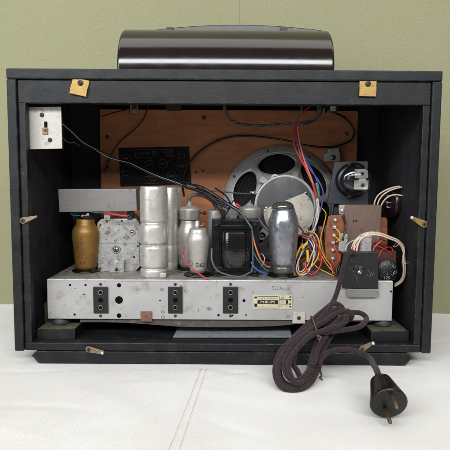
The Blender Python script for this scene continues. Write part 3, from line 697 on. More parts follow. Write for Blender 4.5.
# domed silver valve with braided lead
v, b, pr_ = valve('valve', 188.6, 271, [(267, 8.6), (262, 10), (250, 11.3), (240, 12), (233, 12), (229, 11), (225, 9), (222, 8.2), (219.3, 8.2)], 'tube_silver', 'silver valve with a round metal cap and braided lead', 12)
bb, pp = prof_px(189.5, b.y, [(219.6, 9.6), (218.8, 10.6), (210.6, 10.6), (209.8, 11.2), (208.8, 11), (207, 8), (205.4, 3.2), (204.8, 2.2), (201.5, 2), (201, .1)])
mb = MB(); mb.lathe(pp, bb, (0, 0, 1), 'alu', 44); mb.build('screening_cap', v)
mb = MB(); mb.tube([P(189, 203, b.y), P(189, 199.5, b.y), P(191.5, 196, b.y), P(197, 194.6, b.y+.004), P(205, 196.5, b.y+.01), P(212, 201, b.y+.016), P(216, 207, b.y+.02), P(219, 213, b.y+.02)], .0028, 'braid_metal', 10, 6); mb.build('braided_lead', v)
mb = MB(); c = P(201, 213, b.y); mb.cyl(c-Vector((.002, 0, 0)), c+Vector((.008, 0, 0)), .0012, 'rust_screw', 10); c = P(204.5, 213, b.y); mb.lathe([(.0026, -.002), (.003, 0), (.0026, .002)], c, (1, 0, 0), 'iron_dark', 10); mb.build('clamp_screw', v)
# D62 valve
v, b, pr_ = valve('valve', 198.2, 277, [(272.3, 7.6), (268, 8.6), (262, 9), (250, 10.2), (241, 11.2), (238, 11.2), (235.5, 10.2), (232.5, 9.2), (229.5, 8.8), (228.2, 7.8), (227.8, 3)], 'tube_silver', 'small front silver valve stamped D62', 14.5)
bb, pp = prof_px(197.3, b.y, [(228.4, 2.6), (225, 2.6), (224.5, 2.2), (221, 2.2), (220.4, 1)]); mb = MB(); mb.lathe(pp, bb, (0, 0, 1), 'alu', 20)
c = P(200, 226, b.y-.002); mb.cyl(c, c+Vector((.005, -.001, .001)), .001, 'brass_aged', 8); mb.cyl(P(203.5, 223, b.y), P(202.5, 228, b.y), .0009, 'brass_aged', 8); mb.build('top_terminal', v)
mb = MB(); rr = 9.05*mpp(198, 264, b.y); c = P(199.5, 264.5, b.y-.008); mb.text('D62', c, 4.2*mpp(198, 264, b.y), 'ink_black', cyl=((b.x, b.y, 0), rr), width=9*mpp(198, 264, b.y))
for k in range(20):
    pass
arc = []
for k in range(17):
    a = 2*math.pi*k/16; xx = (190.7+2.1*math.cos(a)-198.2)*mpp(198, 262, b.y); z = P(198, 262.5+2.4*math.sin(a), b.y).z
    arc.append(Vector((b.x+xx, b.y-math.sqrt(max(1e-8, (rr+.0002)**2-xx*xx)), z)))
mb.tube(arc, .00025, 'ink_black', 4, 0); mb.build('stamped_mark', v)
# plain upright can behind
Y = .12; bb, pp = prof_px(216.5, Y, [(262, 9), (211, 9), (209.6, 8.5), (209, .1)]); mb = MB(); mb.lathe([(pp[0][0], CH_TOP-bb.z+.0001)]+pp[1:], bb, (0, 0, 1), 'alu_shield', 40); mb.build('capacitor_can', radio, label='plain grey can behind the black transformer')
# domed valve behind transformer
Y = .105; bb, pp = prof_px(249, Y, [(262, 8), (225, 10.5), (221, 10.5), (219.5, 9.5), (218, 9.5), (217, 11), (209.5, 11), (208.6, 11.4), (207.4, 10), (206, 6), (205, 3.4), (203.6, 3), (203, .1)])
mb = MB(); mb.lathe([(pp[0][0], CH_TOP-bb.z+.0001)]+pp[1:], bb, (0, 0, 1), 'tube_silver', 44); mb.build('valve', radio, label='valve with a shallow domed cap behind the black transformer')
# transformer
Yt = top_at(234, 276).y-.004
mb = MB(); mb.rect(211.5, 219.5, 259.5, 276.5, Yt+.004, .03, 'trafo_black')
tr = mb.build('mains_transformer', radio, bevel=.0012, label='black transformer with bolted frame in the middle of the chassis')
mb = MB(); 
zz = P(234, 249, Yt); w2 = 15.5*mpp(236, 249, Yt); hh = 18.5*mpp(236, 249, Yt)
pf = []
for i in range(13):
    a = math.pi*i/12; pf.append(Vector((P(236.5, 249, Yt).x-w2*math.cos(a)*1.0, Yt+.0045-.015*math.sin(a)**.75, P(236, 231.5, Yt).z)))
mb.prism(pf, (0, 0, -(P(236, 231.5, Yt).z-P(236, 267.5, Yt).z)), 'tape_black', True); mb.build('winding', tr, bevel=.0015)
mb = MB(); mb.rect(213, 267, 258, 271.5, Yt+.001, .004, 'trafo_black'); mb.rect(213, 225.5, 258, 229, Yt+.001, .004, 'trafo_black'); mb.rect(212.5, 221, 219.5, 275, Yt+.002, .003, 'trafo_black'); mb.rect(252, 221, 259, 275, Yt+.002, .003, 'trafo_black')
mb.build('clamp_frame', tr, bevel=.0006)
for q in ((217, 224.5), (255, 224.5), (217, 271.8), (255, 271.8)):
    mb = MB(); c = P(*q, Yt+.002); mb.lathe([(.0036, 0), (.0038, .0024), (.0018, .0028), (.0017, .0045), (.0001, .0048)], c, (0, -1, 0), 'iron_dark', 6); mb.build('bolt', tr)
for px in (217.5, 255.5):
    mb = MB(); c = P(px, 277.5, Yt-.003); mb.box((c.x-.0046, Yt-.006, CH_TOP+.0003), (c.x+.0046, Yt+.006, CH_TOP+.0018), 'iron_dark')
    for dx in (-.0028, 0, .0028): mb.cyl((c.x+dx, Yt-.003, CH_TOP+.0015), (c.x+dx, Yt-.003, CH_TOP+.0045), .0014, 'iron_dark', 8)
    mb.build('foot', tr, bevel=.0004)
# output valve (gettered glass)
v, b, pr_ = valve('valve', 282.8, 277.5, [(273.5, 10.5), (271, 11.6), (268, 12), (264.5, 12.3)], 'glass_smoked', 'big mirror silvered glass valve to the right of the transformer', 16)
bb, pp = prof_px(282.8, b.y, [(264.7, 12.3), (262, 12.7), (250, 13.7), (238, 14.5), (228, 15.0), (222, 15.0), (217.5, 14.0), (213.5, 12.4), (211, 11.6), (208.5, 11.3)])
mb = MB(); mb.lathe(pp, bb, (0, 0, 1), 'getter', 64); mb.build('silvered_bulb', v)
bb, pp = prof_px(282.8, b.y, [(208.7, 11.3), (206.5, 11.3), (204, 10.2), (202.3, 8), (201.2, 4.5), (200.8, .1)])
mb = MB(); mb.lathe(pp, bb, (0, 0, 1), 'glass_smoked', 48); mb.build('dome', v)
mb = MB(); mb.tube([P(282.8+11.5*math.cos(a), 208.6+1.6*math.sin(a), b.y-.013*math.sin(a)) for a in [2*math.pi*k/24 for k in range(25)]], .0005, 'mica', 5, 0); mb.build('mica_ring', v)

# terminal board
Yb = .08
mb = MB(); mb.ppx([(328.5, 216.5), (332, 215.2), (343.5, 215.5), (345.5, 219), (343.5, 240), (340.5, 262), (339, 271), (331, 270.5), (329.5, 262), (326, 258), (325.2, 244), (325.8, 230)], Yb, .003, 'paxolin')
tb = mb.build('terminal_board', radio, bevel=.0005, label='orange brown board with a column of six screws')
for q in ((335.2, 219.8), (334.4, 227.2), (334, 235.4), (333.4, 242.8), (333, 250), (333, 258.6)):
    mb = MB(); c = P(*q, Yb-.0002); mb.lathe([(.0035, 0), (.0036, .0008), (.0027, .0012), (.0026, .0032), (.0015, .0038), (.0001, .0039)], c, (0, -1, 0), 'screw_bright', 10); mb.build('terminal_screw', tb)
mb = MB(); mb.ppx([(339.5, 234), (343, 233), (344, 234.5), (347.5, 234), (347.3, 251), (343, 252), (338.5, 250.5)], Yb-.008, .002, 'cast_metal'); screw(mb, P(343, 240, Yb-.0082), .0013, 'rust_screw'); mb.build('metal_tab', tb, bevel=.0004)
# post down to the chassis
mb = MB(); c = P(335, 270, Yb); mb.box((c.x-.004, Yb+.003, CH_TOP+.0003), (c.x+.006, Yb+.012, P(335, 225, Yb).z), 'paxolin_dark'); mb.build('board_post', tb, bevel=.0004)
# brown box, its side flange
Yx = .083
mb = MB(); mb.rect(344.3, 205.3, 380.8, 274, Yx, .045, 'brown_box'); c = P(365, 240, Yx)
box_ = mb.build('brown_metal_box', radio, bevel=.0012, label='tall brown metal box right of the terminal board')
mb = MB()
for q in ((353.6, 221.5), (356.2, 221.0)): mb.rect(q[0]-.8, q[1]-1.2, q[0]+.8, q[1]+1.0, Yx-.0003, .0003, 'ink_black')
mb.build('printed_mark', box_)
mb = MB(); mb.ppx([(378, 217.5), (386, 217.5), (387.5, 220), (387.5, 262), (378, 262)], Yx+.004, .004, 'paxolin'); mb.build('side_flange', box_, bevel=.0005)
mb = MB(); mb.rect(339, 205, 348.5, 214.5, Yx+.004, .003, 'cast_metal'); screw(mb, P(342.8, 210.5, Yx+.0038), .0030, 'screw_bright'); mb.build('bracket', box_, bevel=.0005)
mb = MB(); mb.rect(360.5, 236, 371.5, 256, .05, .003, 'cast_metal'); mb.rect(361, 234.6, 371, 237, .0495, .012, 'alu'); mb.build('upright_strap', box_, bevel=.0005)
# dark plate with round glass valve
Yp = .115
mb = MB(); mb.ppx([(334.7, 161.8), (368, 161.3), (368.2, 204.6), (327.3, 204)], Yp, .006, 'plate_dark'); mb.ppx([(334, 204), (366, 204.5), (366, 240), (334, 240)], Yp+.01, .006, 'iron_dark')
pl = mb.build('valve_mounting_plate', radio, bevel=.0008, label='dark grey upright plate that carries a round glass valve')
mb = MB(); c = P(352.8, 180, Yp); k_ = mpp(353, 180, Yp)
mb.lathe([(17.5*k_, 0), (17.5*k_, .003), (16*k_, .005), (14*k_, .008), (12*k_, .008)], c, (0, -1, 0), 'bakelite', 48)
gv = mb.build('valve', radio, label='round clear glass valve pointing outwards from the dark plate')
mb = MB(); mb.lathe([(13*k_, .006), (14.3*k_, .012), (15*k_, .018), (14.6*k_, .024), (12.6*k_, .030), (9*k_, .034), (4.5*k_, .0362), (.0001, .037)], c, (0, -1, 0), 'clear_glass' if 'clear_glass' in M else 'glass_dark', 48)
gd = None
M['clear_glass'] = bpy.data.materials.new('clear_glass'); M['clear_glass'].use_nodes = True
gn = M['clear_glass'].node_tree; gb = gn.nodes['Principled BSDF']
gtx = gn.nodes.new('ShaderNodeTexNoise'); gtx.inputs['Scale'].default_value = 90
gmr = gn.nodes.new('ShaderNodeMapRange'); gmr.inputs[3].default_value = .02; gmr.inputs[4].default_value = .09
gn.links.new(gtx.outputs[0], gmr.inputs[0]); gn.links.new(gmr.outputs[0], gb.inputs['Roughness'])
gb.inputs['Base Color'].default_value = (.88, .9, .95, 1); gb.inputs['Transmission Weight'].default_value = 1; gb.inputs['IOR'].default_value = 1.35
mb.mats = ['clear_glass']; bulb = mb.build('glass_bulb', gv)
mb = MB(); mb.lathe([(9*k_, .0085), (8*k_, .012), (5*k_, .0135), (.0001, .0135)], c, (0, -1, 0), 'glass_dark', 40); mb.build('getter_patch', gv)
cm = P(358.6, 179.3, Yp-.022)
mb = MB(); mb.rect(354.8, 170.5, 366.6, 178.2, Yp-.024, .0012, 'mica'); mb.rect(354.2, 180.4, 366.8, 188.4, Yp-.024, .0012, 'mica'); mb.rect(358.5, 172, 364.5, 188, Yp-.0215, .012, 'alu')
for q in ((361.5, 174.3), (361.8, 184.6)):
    c2 = P(*q, Yp-.0243); mb.lathe([(.0026, 0), (.0024, .0008), (.0012, .001)], c2, (0, -1, 0), 'iron_dark', 16)
for q in ((356.3, 172.3), (365.4, 172), (356, 186.8), (365.6, 186.6), (356.2, 176.6), (356, 182)):
    mb.cyl(P(*q, Yp-.0248), P(*q, Yp-.022), .0005, 'iron_dark', 6)
mb.build('mica_support', gv, bevel=.0002)
for q in ((349.4, 165.2), (349.4, 196.3)):
    mb = MB(); c2 = P(*q, Yp-.003); mb.lathe([(.004, 0), (.004, .0012), (.0018, .0016), (.0018, .0008)], c2, (0, -1, 0), 'bakelite', 20); screw(mb, c2+Vector((0, -.0012, 0)), .0017, 'screw_steel'); mb.build('lug', gv)

# voltage selector bracket + dial + brown board
Yv = .0295
mb = MB(); mb.ppx([(343, 252.6), (378.2, 252), (378.6, 289), (342.2, 288)], Yv, .0016, 'strip_black'); mb.ppx([(343.2, 252.8), (378, 252.2), (378, 254), (343.2, 254.6)], Yv+.0017, .012, 'strip_black')
vb = mb.build('selector_cover', radio, bevel=.0005, label='black metal cover plate with scratched markings and bright lower lip')
mb = MB(); mb.ppx([(347, 289.4), (378.7, 289.4), (378.7, 295.5), (376.5, 297.3), (349.5, 297.3), (347, 295)], Yv-.0005, .0014, 'cast_metal'); mb.mats = ['alu_shield']; mb.build('lower_lip', vb, bevel=.0004)
D('lip_letter', '#c9c5b8', rough=.5, var=.1)
mb = MB(); screw(mb, P(359.6, 272.3, Yv-.0002), .0030, 'screw_bright', ang=.3); mb.build('screw', vb)
mb = MB()
def sv(pts, w=.00025, m='ink_white'): mb.tube([P(x, y, Yv-.0002) for x, y in pts], w, m, 4, 3)
sv([(351, 260.3), (352.6, 261)]); sv([(353.5, 262), (355, 262.6)]); sv([(348.5, 267), (352, 270), (355, 272.5)], .00016)
sv([(355.5, 265), (357, 266), (356.5, 268)]); sv([(358.5, 266.6), (361.8, 266.2), (359, 268.8), (362, 268.6)]); sv([(355.5, 275.5), (357.5, 277.8), (355.7, 279)]); sv([(357, 280), (357.4, 282)])
sv([(366.6, 277), (368, 274)]); sv([(368.4, 270.4), (370.8, 274.4), (370, 276.6), (368.6, 275)]); sv([(371.6, 272.4), (372.6, 275), (374, 275), (373.6, 271.6)]); sv([(367.6, 263), (368, 263.5)])
mb.build('scratched_symbols', vb)
for q in ((353.6, 269), (364.5, 269)):
    mb = MB(); mb.lathe([(.0011, 0), (.0011, .0003)], P(*q, Yv-.0001), (0, -1, 0), 'hole_black', 14); mb.build('hole', vb)
mb = MB(); Yd = .043; c = P(387.3, 270.3, Yd); k_ = mpp(387, 270, Yd)
mb.lathe([(10.4*k_, .004), (10.6*k_, .001), (10.2*k_, 0), (.0001, -.0002)], c, (0, 1, 0), 'strip_black', 40)
dl = mb.build('voltage_dial', radio, label='round black voltage disc with white numbers')
mb = MB()
for tt, a in (('220', 93), ('200', 42), ('145', -22), ('125', -90), ('245', 138)):
    rr = 7.4*k_; cc = c+Vector((math.cos(R(a))*rr, -.0004, math.sin(R(a))*rr)); rot = R(a-90) if a > -60 else 0
    if a == -22: rot = R(50)
    mb.text(tt, cc, 2.9*k_, 'ink_white', right=(math.cos(rot), 0, math.sin(rot)), up=(-math.sin(rot), 0, math.cos(rot)), width=5.6*k_)
for a in (90, 40, -22, -90, 150, 205):
    d = Vector((math.cos(R(a)), 0, math.sin(R(a)))); mb.tube([c+d*3.2*k_+Vector((0, -.0006, 0)), c+d*4.8*k_+Vector((0, -.0006, 0))], .00035, 'ink_white', 4, 0)
mb.build('dial_numbers', dl)
mb = MB(); mb.rect(372, 250.8, 396, 280, .06, .003, 'paxolin_dark'); mb.build('selector_board', radio, bevel=.0005, label='reddish brown board behind the voltage disc')

# maroon potentiometer on the right
mb = MB(); Yq = .10; c = P(397.5, 203, Yq)
c = Vector((XR-TS-.0025, .115, P(402, 203, .115).z)); ax = Vector((-1, -.25, 0))
mb.lathe([(.0235, 0), (.0242, .004), (.0242, .012), (.022, .0145), (.012, .0155), (.0001, .0158)], c, ax, 'maroon', 44)
po = mb.build('rotary_switch', radio, label='dark maroon round switch on the right inner wall')
mb = MB(); e = c+ax.normalized()*.0158
mb.lathe([(.008, 0), (.0075, .005), (.003, .007), (.0001, .007)], e, ax, 'maroon', 24); mb.build('hub', po)
for dz in (.02, .011, .001, -.006):
    mb = MB(); q = c+ax.normalized()*.015+Vector((-.0005, -.008, dz)); mb.box(q-Vector((.003, .001, .0008)), q+Vector((.003, .004, .0008)), 'screw_bright'); mb.cyl(q+Vector((-.002, -.002, 0)), q+Vector((-.002, .002, 0)), .0014, 'screw_bright', 10); mb.build('terminal_lug', po)

# left: white switch plate on dark block
Yk = .02
mb = MB(); mb.ppx([(27.9, 107), (61, 106.6), (62.2, 148.6), (29, 149.3)], Yk, .0014, 'white_plate')
sw = mb.build('switch_plate', radio, bevel=.0004, label='worn white square plate with a small slide switch')
mb = MB(); mb.ppx([(25, 108), (58, 108), (59, 147), (25, 148)], Yk+.0016, .02, 'case_inner'); mb.build('mounting_block', sw)
for q in ((42, 115), (50, 140)):
    mb = MB(); mb.lathe([(.0030, 0), (.003, .0005), (.002, .0006)], P(*q, Yk), (0, -1, 0), 'rust_screw', 20); screw(mb, P(*q, Yk-.0004), .0022, 'rust_screw', ang=q[0]); mb.build('screw', sw)
mb = MB(); mb.rect(44.2, 121.5, 47.4, 127.5, Yk-.0003, .0003, 'hole_black'); mb.rect(42, 127.6, 47.2, 134, Yk-.0022, .0022, 'brass_aged'); mb.rect(43.6, 129, 45.6, 131, Yk-.0045, .0024, 'rust_screw'); mb.build('slide_switch', sw, bevel=.0003)

# brass back clips
def clip_square(px, py, ang, label):
    Y = -.0002; c = P(px, py, .0033); k = mpp(px, py, 0); a = R(ang); rx = Vector((math.cos(a), 0, -math.sin(a))); uz = Vector((math.sin(a), 0, math.cos(a))); nn = Vector((0, -1, 0))
    def q(x, y, n): return c+rx*x*k+uz*y*k+nn*n
    mb = MB(); mb.prism([q(-8.5, 0, .0006), q(8.5, 0, .0006), q(8.5, 8.2, .0006), q(-8.5, 8.2, .0006)], nn*.0012, 'brass')
    mb.prism([q(-8.6, -8.2, .0022), q(8.4, -8.2, .0022), q(8.4, 1.2, .0022), q(-8.6, 1.2, .0022)], nn*.0012, 'brass')
    mb.prism([q(-8.6, -8.2, .0006), q(8.4, -8.2, .0006), q(8.4, -7.2, .0006), q(-8.6, -7.2, .0006)], nn*.0016, 'brass')
    o = mb.build('back_clip', radio, bevel=.0004, label=label)
    mb = MB(); screw(mb, q(0, 4.2, .0018), .0036, 'rust_screw', ang=px); mb.build('screw', o)
clip_square(80, 87.3, 12, 'square brass clip at the left of the upper rail')
clip_square(367.5, 88.4, 1, 'square brass clip at the right of the upper rail')
def clip_lever(a, b, Y, label, r1=.0046, r2=.0028, ball=True, m='brass_aged'):
    A = P(*a, Y); B = P(*b, Y); d = (B-A); L = d.length; d.normalize(); n = Vector((0, -1, 0)).cross(d); nn = Vector((0, -1, 0)); pts = []
    for k in range(13): t = math.pi/2+math.pi*k/12; pts.append(A+d*math.cos(t)*r1+n*math.sin(t)*r1)
    for k in range(9): t = -math.pi/2+math.pi*k/8; pts.append(B+d*math.cos(t)*r2+n*math.sin(t)*r2)
    mb = MB(); mb.prism([p+nn*.0008 for p in pts], nn*.0013, m); o = mb.build('turn_clip', radio, bevel=.0003, label=label)
    mb = MB(); screw(mb, A+nn*.0021, r1*.62, 'rust_screw'); mb.build('screw', o)
    mb = MB()
    if ball: mb.lathe([(.0022, 0), (.0027, .0015), (.0022, .0034), (.0008, .0042), (.0001, .0042)], B+nn*.002, nn, 'screw_bright', 16)
    else: mb.prism([B+nn*.002-n*.0016, B+nn*.002+n*.0016, B+nn*.002+n*.0012+d*.004, B+nn*.002-n*.0012+d*.004], nn*.001, m)
    mb.build('tip', o)
clip_lever((23.5, 220.5), (35, 217), .0035, 'small turning clip on the left stile', .0042, .0017, False, 'brass_aged')
clip_lever((423.6, 224), (411, 217.5), .0035, 'brass turning clip on the right stile', .0046, .0020, True, 'brass')
clip_lever((89, 349), (103, 352), .0025, 'worn turning clip at the left of the bottom rail', .0042, .0026, True)
clip_lever((362, 348.5), (372.3, 342.5), .0025, 'worn turning clip at the right of the bottom rail', .0042, .0020, True)

# ------------------------------------------------------------------ wiring
def wire(pts, r, m, name='wire', label=None, seg=8):
    if m not in ('black', 'grey'): r *= .84
    mb = MB(); mb.tube([P(*q) for q in pts], r, 'wire_'+m if 'wire_'+m in M else m, seg, 7); return mb.build(name, radio, label=label)
YW = YB-.006
wire([(184, 196, .16), (182.5, 182, YW-.01), (186, 170, YW), (194, 157, YW), (206, 147, YW), (222, 139, YW), (240, 136, YW), (262, 137, YW), (285, 140, YW-.01), (305, 145, YW-.012), (325, 147, YW-.008), (341, 145, YW-.004), (352, 139, YW-.003), (354.5, 131, YW-.003), (350, 123, YW-.005), (342, 116, YW-.01), (332, 112, .16)], .00165, 'black', 'cable', 'thick black cable arching over the loudspeaker')
for k in range(2):
    pts = []
    base = [(223, 103, .1), (226, 112, .12), (231, 120, .13), (242, 124.5, .135), (262, 126, .135), (282, 124.5, .13), (298, 123.6, .12), (312, 121, .11), (318, 113, .1), (319, 103, .1)]
    sm = smooth_path([Vector(b_) for b_ in base], 8)
    for i, q in enumerate(sm):
        a = i*.55+k*math.pi; pts.append((q.x+.9*math.cos(a), q.y+1.1*math.sin(a), q.z+.0012*math.cos(a)))
    mb = MB(); mb.tube([P(*q) for q in pts], .0013, 'wire_grey', 7, 2); mb.build('twisted_lead', radio)
wire([(302, 103, .1), (301, 112, .1), (298, 120, .11), (297, 128, .12)], .0014, 'grey')
wire([(310, 107, .1), (305, 110, .1), (301, 118, .1), (297.5, 126, .11)], .0011, 'red')
wire([(322, 106, .1), (321, 114, .1), (314, 121, .105), (303, 125, .11)], .0012, 'black')
# colour harness hanging over the speaker
har = [('red', [(296, 124), (294, 136), (294.5, 146), (300, 158), (308, 172), (314, 186), (316, 198)], .0018, .100),
       ('orange', [(297.5, 125), (299, 138), (302, 152), (306, 165), (311, 178), (315, 190), (317, 200)], .0016, .098),
       ('white', [(296.5, 125), (297, 138), (298.5, 148), (303, 162), (309, 176), (316, 192), (317, 208), (313.5, 224), (311, 238)], .0013, .104),
       ('purple', [(297, 126), (297.5, 140), (301, 153), (309, 168), (318, 180), (323, 192), (321, 208), (315, 224), (308, 236)], .0013, .103),
       ('blue', [(297, 126), (299, 142), (305, 158), (313, 172), (318, 184), (319.5, 194)], .0011, .105),
       ('crimson', [(295.5, 125), (294, 140), (296, 150), (304, 162), (311, 176), (315.5, 190)], .0011, .103)]
for m, pp, r, Y in har:
    wire([(x, y, Y+.02*(1-i/len(pp))) for i, (x, y) in enumerate(pp)], r, m, 'wire', m+' wire of the hanging harness')
wire([(316, 183, .098), (318, 190, .097), (318.8, 197, .097)], .0024, 'green', 'sleeve', 'short green sleeve on the harness')
wire([(313, 184, .096), (315.5, 193, .096), (316.8, 199, .096)], .0024, 'red', 'sleeve', 'short red sleeve on the harness')
wire([(316.5, 199, .096), (317.5, 210, .096), (316, 222, .096), (313.5, 234, .096)], .0013, 'white')
wire([(317.6, 198, .095), (319, 209, .094), (317, 222, .094), (309, 238, .09), (303, 250, .085)], .0012, 'white')
# wire loops at right of the big valve
wire([(298.5, 235, .085), (306, 236, .08), (314, 240, .078), (319.5, 250, .076), (321.5, 261, .074), (318, 270, .072), (311.5, 274.6, .07), (306.5, 270, .072), (305.5, 261, .076)], .0014, 'red', 'wire', 'red wire looping beside the silvered valve')
wire([(305, 233, .09), (311, 231.5, .085), (317, 236, .08), (319.6, 246, .078), (317.6, 258, .078), (311, 267, .076), (303, 273, .074), (297, 275.6, .07), (293.5, 271, .07), (295, 261, .07), (299, 250, .072), (303, 244, .076)], .0014, 'amber', 'wire', 'orange wire looping down to the chassis')
wire([(304, 250, .084), (298.5, 260, .078), (296.5, 270, .074), (301, 275, .072), (308, 272, .074), (312.5, 262, .078), (314, 250, .08), (309, 240, .085), (302, 237, .09)], .0012, 'white')
wire([(311, 238, .083), (314.5, 246, .08), (311, 256, .08), (307, 266, .078), (300, 272, .076), (298, 264, .078), (301, 254, .08), (306, 243, .084)], .0011, 'cream')
wire([(302.5, 248.5, .073), (305, 245, .072), (307.8, 242.8, .072)], .0024, 'yellow', 'sleeve', 'upper yellow sleeve in the wire loops')
wire([(307.3, 250, .073), (307.8, 256, .072), (307.6, 262, .072)], .0023, 'yellow', 'sleeve', 'lower yellow sleeve in the wire loops')
wire([(325, 222, .095), (322, 232, .09), (320, 245, .085), (324, 256, .08), (331, 266, .075), (333, 274, .07)], .001, 'amber')
wire([(334, 227, .076), (339, 232, .072), (340, 239, .07), (336, 242, .074)], .001, 'yellow')
wire([(334, 235.4, .076), (337, 238, .072), (340, 241, .07)], .001, 'yellow')
wire([(333.4, 243, .076), (336, 250, .072), (339, 256, .066), (340, 263, .06)], .0011, 'red')
wire([(333, 258.6, .076), (332, 266, .072), (334, 273, .065), (338, 277, .06)], .001, 'crimson')
wire([(340, 262, .06), (337, 268, .058), (336, 276, .055)], .0018, 'black'); wire([(343, 216, .077), (345.5, 226, .076), (342.5, 240, .07)], .0013, 'black')
# transformer leads
wire([(185, 247, .055), (183, 253, .05), (185.5, 261, .046), (193, 269, .042), (201, 275, .038), (208, 279.5, .036)], .0012, 'red', 'wire', 'bright red wire in front of the stamped valve')
wire([(252.5, 233, .05), (254, 241, .046), (257, 251, .044), (261, 260, .044), (266, 266, .05), (270, 267, .055)], .0014, 'orange', 'wire', 'orange wire beside the transformer')
wire([(252.8, 250, .05), (256, 257, .046), (260, 263, .044), (265, 269, .046), (269, 271, .05)], .0010, 'teal')
wire([(251, 262, .046), (255, 268, .043), (261, 272, .042), (268, 274, .045)], .0013, 'blue', 'wire', 'blue wire at the foot of the transformer')
wire([(258, 255, .06), (262, 254, .05), (264.5, 259, .046), (262, 267, .046)], .001, 'silver')
wire([(212, 248, .05), (212, 260, .044), (217, 270, .040), (228, 275, .038), (240, 276.5, .038), (248, 273.5, .04), (252.5, 268, .044), (252.5, 240, .045), (251.8, 229, .047), (247, 221, .052), (240, 212, .06), (225, 202, .07)], .0013, 'grey', 'wire', 'grey wire looping under the transformer winding')
# black bundle from top left to centre
wire([(62, 121, .03), (70, 131, .06), (84, 144, .09), (100, 150, .11), (118, 160, .13), (134, 167, .15), (155, 176, .16), (180, 185, .15), (200, 192, .12), (216, 198, .10), (232, 207, .075), (246, 218, .055), (252, 230, .046)], .0011, 'black', 'cable', 'black lead running from the switch plate to the transformer')
wire([(61, 123, .03), (72, 132, .05), (82, 141.5, .07), (92, 147.5, .09), (99, 152, .1), (110, 158, .11), (130, 163, .13)], .0006, 'silver', 'wire', 'thin bright wire from the switch plate')
wire([(62, 137, .03), (66, 141, .04), (70, 143, .05), (74, 142.5, .06), (80, 146, .08)], .0006, 'grey')
wire([(130, 163, .13), (142, 169, .14), (158, 176, .15), (172, 181, .15), (186, 186, .14)], .0007, 'silver')
wire([(101, 117, .19), (112, 113, .18), (124, 110, .17), (135, 106, .15)], .0009, 'black')
wire([(148, 106, .17), (144, 118, .19), (134, 130, .2), (120, 142, .2), (110, 157, .2), (104, 172, .2)], .0011, 'black', 'wire', 'dark wire lying across the top left of the board')
for dx, dy in ((0, 0), (2.2, 3.4), (-1.5, -2.8)):
    wire([(183+dx, 184+dy, .14), (193+dx, 187+dy, .125), (204+dx, 193+dy, .11), (214+dx, 200+dy, .095), (228+dx, 205.5+dy, .085)], .0015, 'black', 'cable')
wire([(203, 188, .10), (216, 196, .095), (228, 204, .09), (238, 210, .085)], .0026, 'black', 'sleeve', 'thick black sleeve on the crossing leads')
wire([(204, 193, .10), (214, 200, .095), (224, 206, .09)], .0024, 'black', 'sleeve')
wire([(187, 185, .12), (205, 190, .12), (225, 192, .125), (240, 193.4, .132), (252, 193.6, .139)], .0012, 'grey', 'wire', 'grey lead running to the loudspeaker terminal')
wire([(236, 203.5, .085), (240, 206.5, .082)], .0022, 'red', 'sleeve', 'short red sleeve near the domed cap')
wire([(234, 200, .085), (230, 206, .08), (226, 214, .07), (221, 220, .06)], .001, 'black')
wire([(72, 211, .10), (71.5, 214, .09), (75, 215.8, .085), (80, 215.5, .083)], .0007, 'teal'); wire([(88, 211.5, .09), (96, 212.6, .086), (104, 213, .085)], .0007, 'teal')
wire([(104, 212.5, .086), (112, 214, .08), (121, 215.5, .078), (128, 216.2, .078)], .0022, 'crimson', 'sleeve', 'dark red sleeve above the cast box')
wire([(128, 216, .078), (134, 214, .085), (139, 219, .09), (142, 222, .1)], .0016, 'black')
for q in ([(196, 190, .1), (208, 194, .09), (218, 203, .08), (224, 214, .07), (226, 222, .062)], [(215, 188, .13), (226, 196, .11), (233, 207, .09), (243, 216, .07), (250, 226, .05)],
          [(207, 196, .09), (216, 205, .075), (222, 215, .06), (219, 224, .05)], [(188, 184, .15), (200, 186, .14), (214, 194, .12), (226, 202, .1), (236, 208, .09)]):
    wire(q, .0012, 'black', 'cable')
# thinner jumble behind the terminal board and round the loops
for q, r_, c_ in (([(322, 208, .11), (326, 214, .105), (324, 224, .1), (321, 236, .095), (323, 250, .09), (328, 262, .085)], .0009, 'yellow'),
    ([(313, 240, .09), (318, 246, .085), (322, 256, .082), (328, 266, .078), (336, 274, .07)], .001, 'amber'),
    ([(300, 243, .09), (308, 246, .085), (313, 256, .08), (310, 267, .078), (303, 271, .078)], .0009, 'crimson'),
    ([(306, 230, .095), (312, 234, .09), (316, 243, .086), (315, 256, .084), (309, 268, .08), (300, 275, .074)], .0009, 'white'),
    ([(298, 225, .1), (303, 232, .095), (302, 243, .09), (297, 252, .086), (297, 264, .08)], .0012, 'black'),
    ([(320, 212, .11), (316, 222, .1), (318, 236, .1), (324, 246, .095), (326, 260, .09)], .0012, 'black'),
    ([(312, 262, .08), (318, 268, .078), (326, 272, .074), (334, 276, .066)], .0009, 'yellow'),
    ([(372, 262, .05), (368, 252, .056), (371, 244, .058), (379, 240, .06), (386, 241, .062)], .001, 'crimson'),
    ([(378, 258, .05), (382, 250, .054), (390, 247, .058), (394, 252, .056)], .0009, 'red'),
    ([(345, 250, .06), (349, 243, .06), (356, 240, .058), (360, 244, .054)], .0009, 'white')):
    wire(q, r_, c_)
for q0, q1, r_, c_ in (((321, 226, .1), (321, 240, .1), .0045, 'paxolin_dark'), ((316, 258, .09), (324, 262, .09), .0032, 'paxolin'), ((304, 262, .095), (304, 273, .095), .0038, 'copper_tab')):
    mb = MB(); mb.cyl(P(*q0), P(*q1), r_, c_); mb.build('resistor', radio)
